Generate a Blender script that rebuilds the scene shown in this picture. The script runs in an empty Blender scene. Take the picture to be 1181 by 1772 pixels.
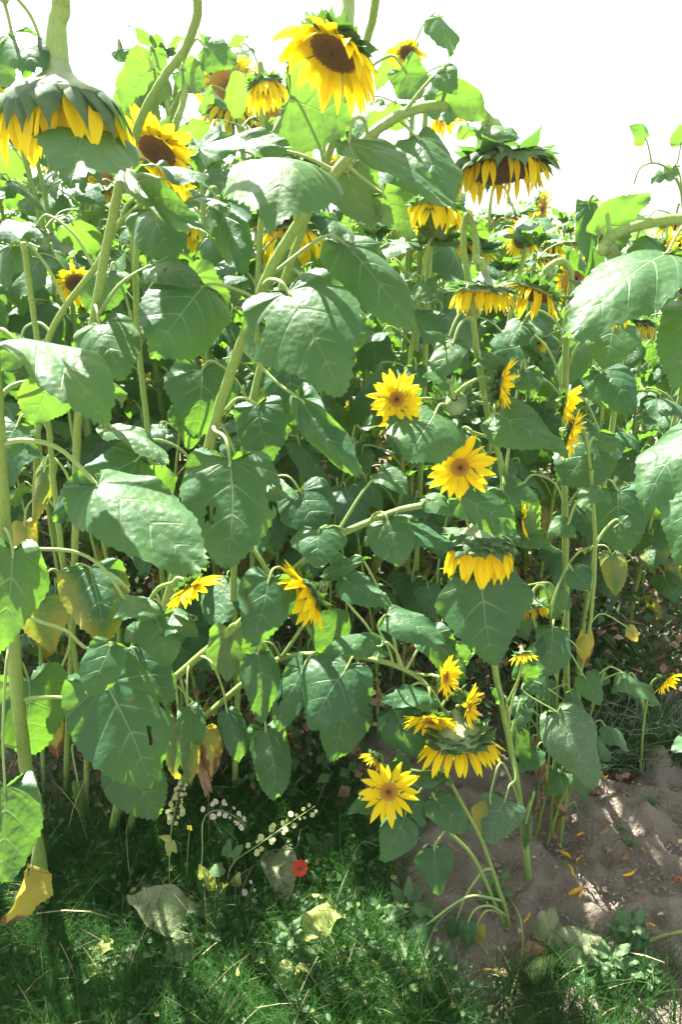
import bpy, math, random
import numpy as np
from mathutils import Vector
R = math.radians
SC = bpy.context.scene
COL = SC.collection

# ------------------------------------------------------------------ camera, sky, sun, exposure
CAMH = 1.5; PITCH = R(22.0); FPX = 1243.0
cam = bpy.data.cameras.new('camera'); camo = bpy.data.objects.new('camera', cam); COL.objects.link(camo)
camo.location = (0, 0, CAMH); camo.rotation_euler = (R(90) - PITCH, 0, 0)
cam.sensor_fit = 'VERTICAL'; cam.angle = 2 * math.atan(886 / FPX); cam.clip_end = 2000; cam.clip_start = 0.02
SC.camera = camo
SUN_EL = R(55); SUN_AZ = R(-32)        # azimuth from +Y (away from the camera), negative = to the left
w = bpy.data.worlds.new('World'); SC.world = w; w.use_nodes = True
nt = w.node_tree; nt.nodes.clear()
sky = nt.nodes.new('ShaderNodeTexSky'); sky.sky_type = 'NISHITA'; sky.sun_disc = False
sky.sun_elevation = SUN_EL; sky.sun_rotation = SUN_AZ; sky.dust_density = 2.0; sky.ozone_density = 0.6; sky.air_density = 1.0
bg = nt.nodes.new('ShaderNodeBackground'); bg.inputs[1].default_value = 0.075
wo = nt.nodes.new('ShaderNodeOutputWorld')
hs = nt.nodes.new('ShaderNodeHueSaturation'); hs.inputs['Saturation'].default_value = 0.22
nt.links.new(sky.outputs[0], hs.inputs['Color']); nt.links.new(hs.outputs[0], bg.inputs[0]); nt.links.new(bg.outputs[0], wo.inputs[0])
sl = bpy.data.lights.new('sun', 'SUN'); sl.energy = 5.0; sl.angle = R(0.6); sl.color = (1, 0.95, 0.86)
so = bpy.data.objects.new('sun', sl); COL.objects.link(so); so.location = (0, 0, 6)
sd = Vector((math.sin(SUN_AZ) * math.cos(SUN_EL), math.cos(SUN_AZ) * math.cos(SUN_EL), math.sin(SUN_EL)))
so.rotation_euler = sd.to_track_quat('Z', 'Y').to_euler()
SC.view_settings.view_transform = 'Standard'; SC.view_settings.look = 'None'
SC.view_settings.exposure = 2.65; SC.view_settings.gamma = 1
SC.render.engine = 'CYCLES'
SC.cycles.max_bounces = 7; SC.cycles.diffuse_bounces = 2; SC.cycles.transmission_bounces = 4
SC.cycles.transparent_max_bounces = 8; SC.cycles.use_denoising = True

# ------------------------------------------------------------------ pixel <-> world
cp, sp_ = math.cos(PITCH), math.sin(PITCH)
CAMP = np.array([0, 0, CAMH])
def ray(px, py):
    dx = (px - 590.5) / FPX; dy = (886 - py) / FPX
    return np.array([dx, cp + sp_ * dy, -sp_ + cp * dy])
def at(px, py, Y):
    r = ray(px, py); return CAMP + r * (Y / r[1])
def gnd(px, py, z=0.0):
    r = ray(px, py); return CAMP + r * ((z - CAMH) / r[2])
def proj(P):
    d = np.asarray(P) - CAMP
    zc = d[1] * cp - d[2] * sp_; yc = d[1] * sp_ + d[2] * cp
    return 590.5 + FPX * d[0] / zc, 886 - FPX * yc / zc
def depth(P):
    d = np.asarray(P) - CAMP; return d[1] * cp - d[2] * sp_
def nz(v):
    v = np.asarray(v, float); return v / (np.linalg.norm(v) + 1e-12)
UP = np.array([0, 0, 1.0])

# ------------------------------------------------------------------ materials
def newmat(name):
    m = bpy.data.materials.new(name); m.use_nodes = True
    n = m.node_tree; n.nodes.clear(); return m, n
def N(n, t, **k):
    x = n.nodes.new('ShaderNode' + t)
    for a, b in k.items(): setattr(x, a, b)
    return x
def mth(n, op, a, b=None, clamp=False):
    x = N(n, 'Math', operation=op); x.use_clamp = clamp
    for i, v in enumerate((a, b)):
        if v is None: continue
        if isinstance(v, (int, float)): x.inputs[i].default_value = v
        else: n.links.new(v, x.inputs[i])
    return x.outputs[0]
def rng(n, v, a, b, c=0.0, d=1.0):
    x = N(n, 'MapRange'); n.links.new(v, x.inputs[0])
    for i, q in enumerate((a, b, c, d)): x.inputs[i + 1].default_value = q
    return x.outputs[0]
def mix(n, f, a, b, mode='MIX'):
    x = N(n, 'Mix', data_type='RGBA', blend_type=mode)
    for i, v in ((0, f), (6, a), (7, b)):
        if isinstance(v, (int, float)): x.inputs[i].default_value = v
        elif isinstance(v, tuple): x.inputs[i].default_value = v + (1,) if len(v) == 3 else v
        else: n.links.new(v, x.inputs[i])
    return x.outputs[2]
def noise(n, co, scale, detail=3, rough=0.55):
    x = N(n, 'TexNoise'); x.inputs['Scale'].default_value = scale; x.inputs['Detail'].default_value = detail
    x.inputs['Roughness'].default_value = rough; n.links.new(co, x.inputs['Vector']); return x.outputs[0]

def leaf_material():
    m, n = newmat('leaf'); L = n.links
    uv = N(n, 'UVMap', uv_map='UVMap'); s = N(n, 'SeparateXYZ'); L.new(uv.outputs[0], s.inputs[0])
    u = s.outputs[0]; t = mth(n, 'ABSOLUTE', mth(n, 'SUBTRACT', mth(n, 'MULTIPLY', s.outputs[1], 2.0), 1.0))
    at_ = N(n, 'Attribute', attribute_name='tint'); sc = N(n, 'SeparateColor'); L.new(at_.outputs[0], sc.inputs[0])
    rnd, yel, wil = sc.outputs[0], sc.outputs[1], sc.outputs[2]
    co = N(n, 'TexCoord').outputs['Object']
    n1 = noise(n, co, 22, 4, 0.6); n2 = noise(n, co, 9, 3); n3 = noise(n, co, 420, 3)
    # veins: spikes over u, tapering towards the margin
    ramp = N(n, 'ValToRGB'); cr = ramp.color_ramp; cr.interpolation = 'LINEAR'
    vs = [(0.17, .35), (0.30, .45), (0.43, 1.0), (0.565, .5), (0.66, .5), (0.75, .45), (0.83, .4), (0.90, .35)]
    cr.elements[0].position = 0; cr.elements[0].color = (0, 0, 0, 1); cr.elements[1].position = 1; cr.elements[1].color = (0, 0, 0, 1)
    for p, v in vs:
        wd = 0.007 if v < 1 else 0.011
        for q, c in ((p - wd, 0), (p, v), (p + wd, 0)):
            e = cr.elements.new(q); e.color = (c, c, c, 1)
    L.new(u, ramp.inputs[0])
    vein = mth(n, 'MULTIPLY', mth(n, 'SUBTRACT', ramp.outputs[0], mth(n, 'MULTIPLY', t, 0.42), True), 2.0, True)
    mid = rng(n, mth(n, 'ADD', t, mth(n, 'MULTIPLY', u, 0.012)), 0.028, 0.014)
    mid = mth(n, 'MULTIPLY', mid, rng(n, u, 0.43, 0.47))
    vein = mth(n, 'MAXIMUM', mth(n, 'MULTIPLY', vein, rng(n, t, 0.0, 0.03, .0, 0.75)), mid)
    top = mix(n, rnd, (0.022, 0.080, 0.036), (0.062, 0.140, 0.036))
    top = mix(n, rng(n, n1, 0.3, 0.75), top, (0.040, 0.115, 0.050))
    bot = mix(n, rnd, (0.085, 0.150, 0.065), (0.12, 0.175, 0.075))
    geo = N(n, 'NewGeometry')
    ym = rng(n, mth(n, 'ADD', mth(n, 'ADD', n2, mth(n, 'MULTIPLY', mth(n, 'ADD', u, t), 0.22)), mth(n, 'MULTIPLY', yel, 1.3)), 1.18, 1.55)
    bm = rng(n, mth(n, 'ADD', mth(n, 'ADD', n2, mth(n, 'MULTIPLY', mth(n, 'ADD', u, t), 0.25)), mth(n, 'MULTIPLY', yel, 1.1)), 1.72, 1.80)
    pale = mth(n, 'MULTIPLY', wil, rng(n, n3, 0.42, 0.62), True)
    spot = mth(n, 'MULTIPLY', rng(n, noise(n, co, 75, 2, .4), 0.715, 0.745), .7)
    def finish(c):
        c = mix(n, mth(n, 'MULTIPLY', pale, .55), c, (0.25, 0.31, 0.24))
        c = mix(n, spot, c, (0.14, 0.10, 0.04))
        c = mix(n, ym, c, (0.33, 0.31, 0.05))
        return mix(n, bm, c, (0.16, 0.08, 0.035))
    ctop = mix(n, mth(n, 'MULTIPLY', vein, 0.75), finish(top), (0.27, 0.37, 0.20))
    cbot = mix(n, mth(n, 'MULTIPLY', vein, 0.9), finish(bot), (0.26, 0.33, 0.16))
    col = mix(n, geo.outputs['Backfacing'], ctop, cbot)
    tc = mix(n, vein, (0.15, 0.34, 0.022), (0.22, 0.36, 0.08))
    tc = mix(n, ym, tc, (0.45, 0.36, 0.03)); tc = mix(n, bm, tc, (0.10, 0.05, 0.02))
    p = N(n, 'BsdfPrincipled'); L.new(col, p.inputs['Base Color'])
    p.inputs['Roughness'].default_value = 0.50; p.inputs['Specular IOR Level'].default_value = 0.34
    p.inputs['Sheen Weight'].default_value = 0.0; p.inputs['Sheen Roughness'].default_value = 0.5
    tr = N(n, 'BsdfTranslucent'); L.new(tc, tr.inputs[0])
    vo = N(n, 'TexVoronoi', feature='SMOOTH_F1'); vo.inputs['Scale'].default_value = 95; L.new(co, vo.inputs['Vector'])
    h = mth(n, 'ADD', mth(n, 'MULTIPLY', vo.outputs[0], -0.5), mth(n, 'MULTIPLY', n1, 1.2))
    h = mth(n, 'SUBTRACT', h, mth(n, 'MULTIPLY', vein, 0.5))
    b = N(n, 'Bump'); b.inputs['Strength'].default_value = 0.7; b.inputs['Distance'].default_value = 0.004
    L.new(h, b.inputs['Height']); L.new(b.outputs[0], p.inputs['Normal']); L.new(b.outputs[0], tr.inputs['Normal'])
    mx = N(n, 'MixShader'); mx.inputs[0].default_value = 0.36
    L.new(p.outputs[0], mx.inputs[1]); L.new(tr.outputs[0], mx.inputs[2])
    o = N(n, 'OutputMaterial'); L.new(mx.outputs[0], o.inputs[0]); return m

def simple(name, c1, c2, scale=30, rough=0.55, trans=None, tw=0.3, bump=0.3, bscale=None, stretch=None, bdist=0.003, spec=0.4):
    m, n = newmat(name); L = n.links
    co = N(n, 'TexCoord').outputs['Object']
    if stretch:
        mp = N(n, 'Mapping'); mp.inputs['Scale'].default_value = stretch; L.new(co, mp.inputs[0]); co = mp.outputs[0]
    nn = noise(n, co, scale, 4); col = mix(n, rng(n, nn, 0.32, 0.68), c1, c2)
    p = N(n, 'BsdfPrincipled'); L.new(col, p.inputs['Base Color']); p.inputs['Roughness'].default_value = rough
    p.inputs['Specular IOR Level'].default_value = spec
    b = N(n, 'Bump'); b.inputs['Strength'].default_value = bump; b.inputs['Distance'].default_value = bdist
    L.new(noise(n, co, bscale or scale * 2.5, 4), b.inputs['Height']); L.new(b.outputs[0], p.inputs['Normal'])
    o = N(n, 'OutputMaterial')
    if trans:
        tr = N(n, 'BsdfTranslucent'); tr.inputs[0].default_value = trans + (1,)
        mx = N(n, 'MixShader'); mx.inputs[0].default_value = tw
        L.new(p.outputs[0], mx.inputs[1]); L.new(tr.outputs[0], mx.inputs[2]); L.new(mx.outputs[0], o.inputs[0])
    else: L.new(p.outputs[0], o.inputs[0])
    return m

def stem_material():
    m, n = newmat('stem'); L = n.links
    uv = N(n, 'UVMap', uv_map='UVMap'); s = N(n, 'SeparateXYZ'); L.new(uv.outputs[0], s.inputs[0])
    cb = N(n, 'CombineXYZ'); L.new(mth(n, 'MULTIPLY', s.outputs[0], 14), cb.inputs[0]); L.new(mth(n, 'MULTIPLY', s.outputs[1], 6), cb.inputs[1])
    nn = noise(n, cb.outputs[0], 1.0, 3); co = N(n, 'TexCoord').outputs['Object']; n2 = noise(n, co, 260, 2)
    at_ = N(n, 'Attribute', attribute_name='tint'); sc = N(n, 'SeparateColor'); L.new(at_.outputs[0], sc.inputs[0])
    c = mix(n, rng(n, nn, 0.3, 0.7), (0.12, 0.215, 0.028), (0.19, 0.29, 0.06))
    c = mix(n, mth(n, 'MULTIPLY', rng(n, n2, 0.55, 0.7), 0.5), c, (0.32, 0.38, 0.22))
    c = mix(n, sc.outputs[2], c, (0.29, 0.40, 0.15)); c = mix(n, sc.outputs[1], c, (0.17, 0.11, 0.05))
    p = N(n, 'BsdfPrincipled'); L.new(c, p.inputs['Base Color']); p.inputs['Roughness'].default_value = 0.55
    p.inputs['Specular IOR Level'].default_value = 0.3; p.inputs['Subsurface Weight'].default_value = 0.0
    b = N(n, 'Bump'); b.inputs['Strength'].default_value = 0.6; b.inputs['Distance'].default_value = 0.002
    L.new(mth(n, 'ADD', nn, mth(n, 'MULTIPLY', n2, .4)), b.inputs['Height']); L.new(b.outputs[0], p.inputs['Normal'])
    o = N(n, 'OutputMaterial'); L.new(p.outputs[0], o.inputs[0]); return m

def petal_material():
    m, n = newmat('petal'); L = n.links
    uv = N(n, 'UVMap', uv_map='UVMap'); s = N(n, 'SeparateXYZ'); L.new(uv.outputs[0], s.inputs[0])
    at_ = N(n, 'Attribute', attribute_name='tint'); sc = N(n, 'SeparateColor'); L.new(at_.outputs[0], sc.inputs[0])
    cb = N(n, 'CombineXYZ'); L.new(mth(n, 'MULTIPLY', s.outputs[0], 9), cb.inputs[0]); L.new(s.outputs[1], cb.inputs[1]); L.new(sc.outputs[0], cb.inputs[2])
    st = noise(n, cb.outputs[0], 1.0, 2)
    c = mix(n, s.outputs[1], (0.86, 0.54, 0.005), (0.92, 0.80, 0.02))
    c = mix(n, mth(n, 'MULTIPLY', sc.outputs[0], .4), c, (0.88, 0.68, 0.01))
    c = mix(n, mth(n, 'MULTIPLY', rng(n, st, .5, .7), .3), c, (0.74, 0.45, 0.005))
    c = mix(n, mth(n, 'MULTIPLY', sc.outputs[1], rng(n, s.outputs[1], 0.2, 1.0, .35, 1.0)), c, (0.36, 0.15, 0.025))
    p = N(n, 'BsdfPrincipled'); L.new(c, p.inputs['Base Color']); p.inputs['Roughness'].default_value = 0.55
    p.inputs['Specular IOR Level'].default_value = 0.2
    b = N(n, 'Bump'); b.inputs['Strength'].default_value = 0.6; b.inputs['Distance'].default_value = 0.0015
    L.new(st, b.inputs['Height']); L.new(b.outputs[0], p.inputs['Normal'])
    tr = N(n, 'BsdfTranslucent'); L.new(mix(n, sc.outputs[1], (0.93, 0.76, 0.015), (0.35, 0.16, 0.02)), tr.inputs[0])
    mx = N(n, 'MixShader'); mx.inputs[0].default_value = 0.45; L.new(p.outputs[0], mx.inputs[1]); L.new(tr.outputs[0], mx.inputs[2])
    o = N(n, 'OutputMaterial'); L.new(mx.outputs[0], o.inputs[0]); return m

def disc_material(name, cols):
    m, n = newmat(name); L = n.links
    uv = N(n, 'UVMap', uv_map='UVMap'); s = N(n, 'SeparateXYZ'); L.new(uv.outputs[0], s.inputs[0])
    rp = N(n, 'ValToRGB'); cr = rp.color_ramp
    cr.elements[0].position = cols[0][0]; cr.elements[0].color = cols[0][1] + (1,)
    cr.elements[1].position = cols[-1][0]; cr.elements[1].color = cols[-1][1] + (1,)
    for p_, c_ in cols[1:-1]: e = cr.elements.new(p_); e.color = c_ + (1,)
    co = N(n, 'TexCoord').outputs['Object']; nn = noise(n, co, 500, 2)
    L.new(mth(n, 'ADD', s.outputs[0], rng(n, nn, .3, .7, -.08, .08)), rp.inputs[0])
    c = mix(n, s.outputs[1], mix(n, 0.55, rp.outputs[0], (0.01, 0.006, 0.003)), rp.outputs[0])
    p = N(n, 'BsdfPrincipled'); L.new(c, p.inputs['Base Color']); p.inputs['Roughness'].default_value = 0.8
    o = N(n, 'OutputMaterial'); L.new(p.outputs[0], o.inputs[0]); return m

def soil_material():
    m, n = newmat('soil'); L = n.links
    co = N(n, 'TexCoord').outputs['Object']
    a = noise(n, co, 5, 8, 0.65); b_ = noise(n, co, 45, 6, 0.7); c_ = noise(n, co, 400, 3, .7); d_ = noise(n, co, 1.7, 3)
    c = mix(n, rng(n, a, 0.3, 0.7), (0.25, 0.215, 0.165), (0.42, 0.365, 0.29))
    c = mix(n, mth(n, 'MULTIPLY', rng(n, b_, 0.5, 0.72), .6), c, (0.34, 0.30, 0.25))
    c = mix(n, mth(n, 'MULTIPLY', rng(n, c_, 0.55, 0.7), .5), c, (0.10, 0.075, 0.055))
    c = mix(n, mth(n, 'MULTIPLY', rng(n, d_, 0.5, 0.7), .35), c, (0.13, 0.12, 0.065))
    p = N(n, 'BsdfPrincipled'); L.new(c, p.inputs['Base Color']); p.inputs['Roughness'].default_value = 0.95
    p.inputs['Specular IOR Level'].default_value = 0.15
    vo = N(n, 'TexVoronoi', feature='DISTANCE_TO_EDGE'); vo.inputs['Scale'].default_value = 11; L.new(co, vo.inputs['Vector'])
    v2 = N(n, 'TexVoronoi'); v2.inputs['Scale'].default_value = 85; L.new(co, v2.inputs['Vector'])
    h = mth(n, 'ADD', mth(n, 'ADD', mth(n, 'MULTIPLY', b_, 1.0), mth(n, 'MULTIPLY', c_, .3)), mth(n, 'ADD', mth(n, 'MULTIPLY', rng(n, vo.outputs[0], 0, .035), .12), mth(n, 'MULTIPLY', v2.outputs[0], -.35)))
    b = N(n, 'Bump'); b.inputs['Strength'].default_value = 1.0; b.inputs['Distance'].default_value = 0.03
    L.new(h, b.inputs['Height']); L.new(b.outputs[0], p.inputs['Normal'])
    o = N(n, 'OutputMaterial'); L.new(p.outputs[0], o.inputs[0]); return m

LEAF = leaf_material(); STEM = stem_material(); PETAL = petal_material(); SOIL = soil_material()
DISC_Y = disc_material('young_disc', [(0.0, (0.07, 0.030, 0.006)), (0.3, (0.22, 0.10, 0.006)), (0.5, (0.40, 0.18, 0.004)), (1.0, (0.62, 0.36, 0.006))])
DISC_B = disc_material('ripe_disc', [(0.0, (0.10, 0.055, 0.012)), (0.6, (0.12, 0.06, 0.014)), (1.0, (0.24, 0.12, 0.02))])
DISC_D = disc_material('old_disc', [(0.0, (0.06, 0.035, 0.016)), (1.0, (0.10, 0.055, 0.022))])
BRACT = simple('bract', (0.050, 0.105, 0.048), (0.10, 0.165, 0.07), 60, 0.6, (0.12, 0.28, 0.03), 0.25, spec=.2)
CUP = simple('receptacle', (0.16, 0.23, 0.10), (0.24, 0.32, 0.15), 40, 0.6)
GRASS = simple('grass', (0.008, 0.038, 0.005), (0.026, 0.088, 0.012), 9, 0.6, (0.06, 0.20, 0.01), 0.25, 0, spec=0.12)
DRY = simple('dry_leaf', (0.17, 0.10, 0.055), (0.34, 0.22, 0.13), 30, 0.8, (0.3, 0.15, 0.05), 0.2, 0.6)
OLDGREEN = simple('wilted_leaf', (0.16, 0.20, 0.10), (0.24, 0.27, 0.14), 30, 0.7, (0.2, 0.26, 0.05), 0.25, 0.8, 90)
PALEYEL = simple('yellow_green_leaf', (0.24, 0.29, 0.07), (0.33, 0.36, 0.12), 30, 0.6, (0.35, 0.42, 0.05), 0.3, 0.5)
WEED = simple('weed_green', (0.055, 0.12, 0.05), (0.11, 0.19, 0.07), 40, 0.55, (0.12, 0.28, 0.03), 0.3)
UNDER_SHADE = simple('undergrowth_shade', (0.025, 0.06, 0.02), (0.06, 0.11, 0.035), 30, 0.6, (0.08, 0.2, 0.02), 0.25, spec=.2)  # weed green darkened to stand in for shade between the stems
GLAUC = simple('pod_green', (0.07, 0.12, 0.07), (0.12, 0.18, 0.10), 40, 0.55)
POD = simple('seed_pod', (0.42, 0.46, 0.20), (0.58, 0.60, 0.34), 200, 0.6, (0.6, 0.65, 0.2), 0.45)
PAPER = simple('papery_pod', (0.5, 0.47, 0.40), (0.66, 0.62, 0.54), 200, 0.6, (0.6, 0.55, 0.4), 0.4)
POPPY = simple('poppy_petal', (0.62, 0.045, 0.02), (0.75, 0.09, 0.04), 60, 0.6, (0.8, 0.1, 0.03), 0.35)
BLACK = simple('poppy_centre', (0.02, 0.015, 0.015), (0.05, 0.05, 0.03), 200, 0.7)
FPET = simple('fallen_petal', (0.62, 0.30, 0.01), (0.70, 0.42, 0.02), 60, 0.6, (0.6, 0.3, 0.01), 0.2)
YFLOW = simple('mustard_petal', (0.75, 0.6, 0.02), (0.8, 0.65, 0.03), 60, 0.6)
STONE = simple('clod', (0.18, 0.14, 0.11), (0.29, 0.235, 0.19), 50, 0.95, None, 0, 0.9, 120, None, 0.006, 0.1)
DRYST = simple('straw', (0.30, 0.26, 0.13), (0.42, 0.37, 0.2), 60, 0.7)

# ------------------------------------------------------------------ mesh builder
class MB:
    def __init__(s): s.v = []; s.f = []; s.uv = []; s.c = []; s.mi = []; s.n = 0
    def add(s, V, F, UV=None, tint=(0.5, 0, 0), mat=0):
        V = np.asarray(V, float); k = len(V)
        s.v.append(V); s.f += [tuple(int(i) + s.n for i in q) for q in F]; s.mi += [mat] * len(F)
        s.uv.append(np.zeros((k, 2)) if UV is None else np.asarray(UV, float))
        t = np.asarray(tint, float); s.c.append(np.tile(t, (k, 1)) if t.ndim == 1 else t); s.n += k
    def build(s, name, mats, parent=None, origin=None, smooth=True):
        V = np.concatenate(s.v)
        if origin is not None: V = V - np.asarray(origin)
        me = bpy.data.meshes.new(name); me.from_pydata(V.tolist(), [], s.f)
        for m in (mats if isinstance(mats, (list, tuple)) else [mats]): me.materials.append(m)
        li = np.zeros(len(me.loops), dtype=np.int32); me.loops.foreach_get('vertex_index', li)
        uvl = me.uv_layers.new(name='UVMap'); uvl.data.foreach_set('uv', np.concatenate(s.uv)[li].astype(np.float32).ravel())
        ca = me.color_attributes.new('tint', 'FLOAT_COLOR', 'POINT')
        c = np.concatenate(s.c); ca.data.foreach_set('color', np.hstack([c, np.ones((len(c), 1))]).astype(np.float32).ravel())
        me.polygons.foreach_set('material_index', s.mi)
        if smooth: me.polygons.foreach_set('use_smooth', [True] * len(me.polygons))
        me.update()
        o = bpy.data.objects.new(name, me); COL.objects.link(o)
        if parent is not None: o.parent = parent
        return o

def grid_faces(a, b, wrap=False):
    F = []
    for i in range(a - 1):
        for j in range(b if wrap else b - 1):
            j2 = (j + 1) % b
            F.append((i * b + j, i * b + j2, (i + 1) * b + j2, (i + 1) * b + j))
    return F

def spline(P, n):
    P = np.asarray(P, float)
    if len(P) == 2: return np.array([P[0] + (P[1] - P[0]) * k / (n - 1) for k in range(n)])
    Q = np.vstack([2 * P[0] - P[1], P, 2 * P[-1] - P[-2]]); out = []; m = len(P) - 1
    for k in range(n):
        x = k / (n - 1) * m; i = min(int(x), m - 1); t = x - i
        a, b, c, d = Q[i], Q[i + 1], Q[i + 2], Q[i + 3]
        out.append(0.5 * ((2 * b) + (c - a) * t + (2 * a - 5 * b + 4 * c - d) * t * t + (3 * b - a - 3 * c + d) * t ** 3))
    return np.array(out)

def tube(mb, P, rad, sides=8, tint=(0.5, 0, 0), mat=0, cap=True):
    P = np.asarray(P, float); n = len(P); rad = np.asarray(rad if np.ndim(rad) else [rad] * n, float)
    if len(rad) != n: rad = np.interp(np.linspace(0, 1, n), np.linspace(0, 1, len(rad)), rad)
    T = np.gradient(P, axis=0); T = T / (np.linalg.norm(T, axis=1)[:, None] + 1e-12)
    a = nz(np.cross(T[0], [0.3, 1, 0.2])); V = []; UV = []; ln = 0
    for i in range(n):
        a = nz(a - T[i] * np.dot(a, T[i])); b = np.cross(T[i], a)
        if i: ln += np.linalg.norm(P[i] - P[i - 1])
        for j in range(sides):
            th = 2 * math.pi * j / sides; V.append(P[i] + (a * math.cos(th) + b * math.sin(th)) * rad[i])
            UV.append((abs(2 * j / sides - 1), ln * 10))
    F = grid_faces(n, sides, True)
    if cap:
        V.append(P[-1] + T[-1] * rad[-1] * .4); UV.append((0, ln * 10))
        F += [((n - 1) * sides + j, (n - 1) * sides + (j + 1) % sides, n * sides) for j in range(sides)]
    mb.add(V, F, UV, tint, mat)

# ------------------------------------------------------------------ leaf
OC = np.array([(0, 0), (.22, -.10), (.55, -.15), (.86, -.07), (1.0, .13), (.98, .33), (.80, .55), (.50, .77), (.19, .93), (0, 1.0)])
OC2 = np.array([(0, 0), (.18, -.05), (.45, -.06), (.75, .02), (.96, .18), (1.0, .38), (.82, .60), (.52, .80), (.2, .94), (0, 1.0)])
def outline(nu, kind=0):
    return spline(OC if kind == 0 else OC2, nu + 1)
def leaf_geo(mb, base, tip, nrm, W, nu=40, nh=9, arch=.08, side=.25, fold=0., wave=.03, serr=.045, seed=0, kind=0, tint=(0.5, 0, 0), curl=0., holes=0, mat=0, pucker=.012):
    rd = random.Random(seed); base = np.asarray(base, float); tip = np.asarray(tip, float)
    my = tip - base; L = np.linalg.norm(my); my = my / L; n = np.asarray(nrm, float); n = nz(n - my * np.dot(n, my)); mx = np.cross(my, n)
    q_ = rd.uniform(0, .6); O = outline(nu, kind) * (1 - q_) + outline(nu, 1 - kind) * q_; u = np.linspace(0, 1, nu + 1)
    pk = rd.uniform(-.16, .16); O = O.copy(); O[:, 0] *= 1 + pk * np.sin(math.pi * np.clip(O[:, 1], 0, 1) * 2); O[:, 1] = np.where(O[:, 1] < 0, O[:, 1] * rd.uniform(.5, 1.6), O[:, 1])
    M = np.maximum(0, O[:, 1] - 0.40 * O[:, 0]); M = np.maximum.accumulate(M); M[-1] = 1
    tt = np.linspace(-1, 1, 2 * nh + 1); at_ = np.abs(tt)
    tooth = np.array([(i % 2) * serr * (1 if 0.08 < i / nu < .97 else .2) for i in range(nu + 1)])
    tooth = tooth * np.array([rd.uniform(.5, 1.3) for _ in range(nu + 1)])
    asy = 1 + rd.uniform(-.06, .06); ph = [rd.uniform(0, 6.28) for _ in range(6)]
    X = np.zeros((nu + 1, 2 * nh + 1)); Yy = X.copy()
    lob = np.array([1 + .045 * math.sin(9 * q + ph[4]) + .04 * math.sin(17 * q + ph[5]) for q in u])
    for j, t in enumerate(tt):
        sg = 1 if t >= 0 else -1; a = at_[j]; k = asy if sg > 0 else 2 - asy
        ox = O[:, 0] * lob * k + tooth * (O[:, 0] > .02); oy = O[:, 1] + tooth * .5
        ea = a ** 0.92
        X[:, j] = sg * ox * ea; Yy[:, j] = M + (oy - M) * a ** 1.12
    hw = W / 2
    vk = np.interp(u, [0, .17, .30, .43, .565, .66, .75, .83, .90, 1], np.arange(10))
    Z = arch * L * 4 * Yy * (1 - Yy) - side * hw * X ** 2 * .8 + fold * hw * np.abs(X)
    e2 = (np.abs(tt) ** 2)[None, :]
    wave = wave * 1.35
    Z += wave * L * e2 * (np.sin(u[:, None] * 15 + ph[0] + (tt > 0)[None, :] * ph[1]) + .6 * np.sin(u[:, None] * 27 + ph[2]))
    Z += wave * .7 * L * np.sin(X * 3.1 + ph[3]) * np.sin(Yy * 5 + ph[1])
    Z += pucker * L * (0.5 - 0.5 * np.cos(2 * math.pi * vk))[:, None] * (4 * np.abs(tt) * (1 - np.abs(tt) * .8))[None, :] * .6
    Z -= curl * L * np.maximum(0, Yy - .55) ** 2 * 4
    xs = hw * X * (1 - .12 * abs(side) * X ** 2)
    # slight sideways bend of the midrib
    xs = xs + L * rd.uniform(-.05, .05) * np.sin(np.clip(Yy, 0, 1) * math.pi)
    V = base + xs[..., None] * mx + (Yy * L)[..., None] * my + Z[..., None] * n
    nc = 2 * nh + 1; F = grid_faces(nu + 1, nc)
    if holes:
        kill = set()
        for _ in range(holes):
            ci = rd.randint(int(nu * .3), int(nu * .9)); cj = rd.randint(1, nc - 3); rr = rd.uniform(.6, 1.5)
            for i in range(nu):
                for j in range(nc - 1):
                    if ((i - ci) / 1.4) ** 2 + (j - cj) ** 2 < rr * rr: kill.add((i, j))
        F = [f for k, f in enumerate(F) if (k // (nc - 1), k % (nc - 1)) not in kill]
    UV = np.stack(np.broadcast_arrays(u[:, None], (tt[None, :] + 1) / 2), -1).reshape(-1, 2)
    mb.add(V.reshape(-1, 3), F, UV, tint, mat)

def rotv(v, k, a):
    k = nz(k); return v * math.cos(a) + np.cross(k, v) * math.sin(a) + k * np.dot(k, v) * (1 - math.cos(a))

# ------------------------------------------------------------------ flower head
def blade(mb, p0, d0, wdir, l, w, prof, seg=6, grav=0., curl=0., F=None, twist=0., cup=.15, tint=(0.5, 0, 0), mat=0):
    """one petal or bract: a curved, cupped, pointed strip"""
    P = np.array(p0, float); d = nz(d0); V = []; UV = []
    wd = nz(wdir - d * np.dot(wdir, d)); m = seg + 1
    for k in range(m):
        s = k / seg; wd = nz(wd - d * np.dot(wd, d)); nn = np.cross(wd, d); hw = w / 2 * np.interp(s, np.linspace(0, 1, len(prof)), prof)
        for q, z in ((-1, cup), (-.5, .1 * cup), (0, -.25 * cup), (.5, .1 * cup), (1, cup)):
            V.append(P + wd * q * hw + nn * z * hw * 2 * (1 if q else 1)); UV.append(((q + 1) / 2, s))
        P = P + d * l / seg
        d = nz(d + grav * np.array([0, 0, -1]) / seg + (curl * F / seg if F is not None else 0)); wd = rotv(wd, d, twist / seg)
    mb.add(V, grid_faces(m, 5), UV, tint, mat)
PETP = [.35, .75, 1.0, 1.0, .82, .5, .05]
BRP = [.9, 1.05, 1.0, .75, .38, .15, .03]

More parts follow.
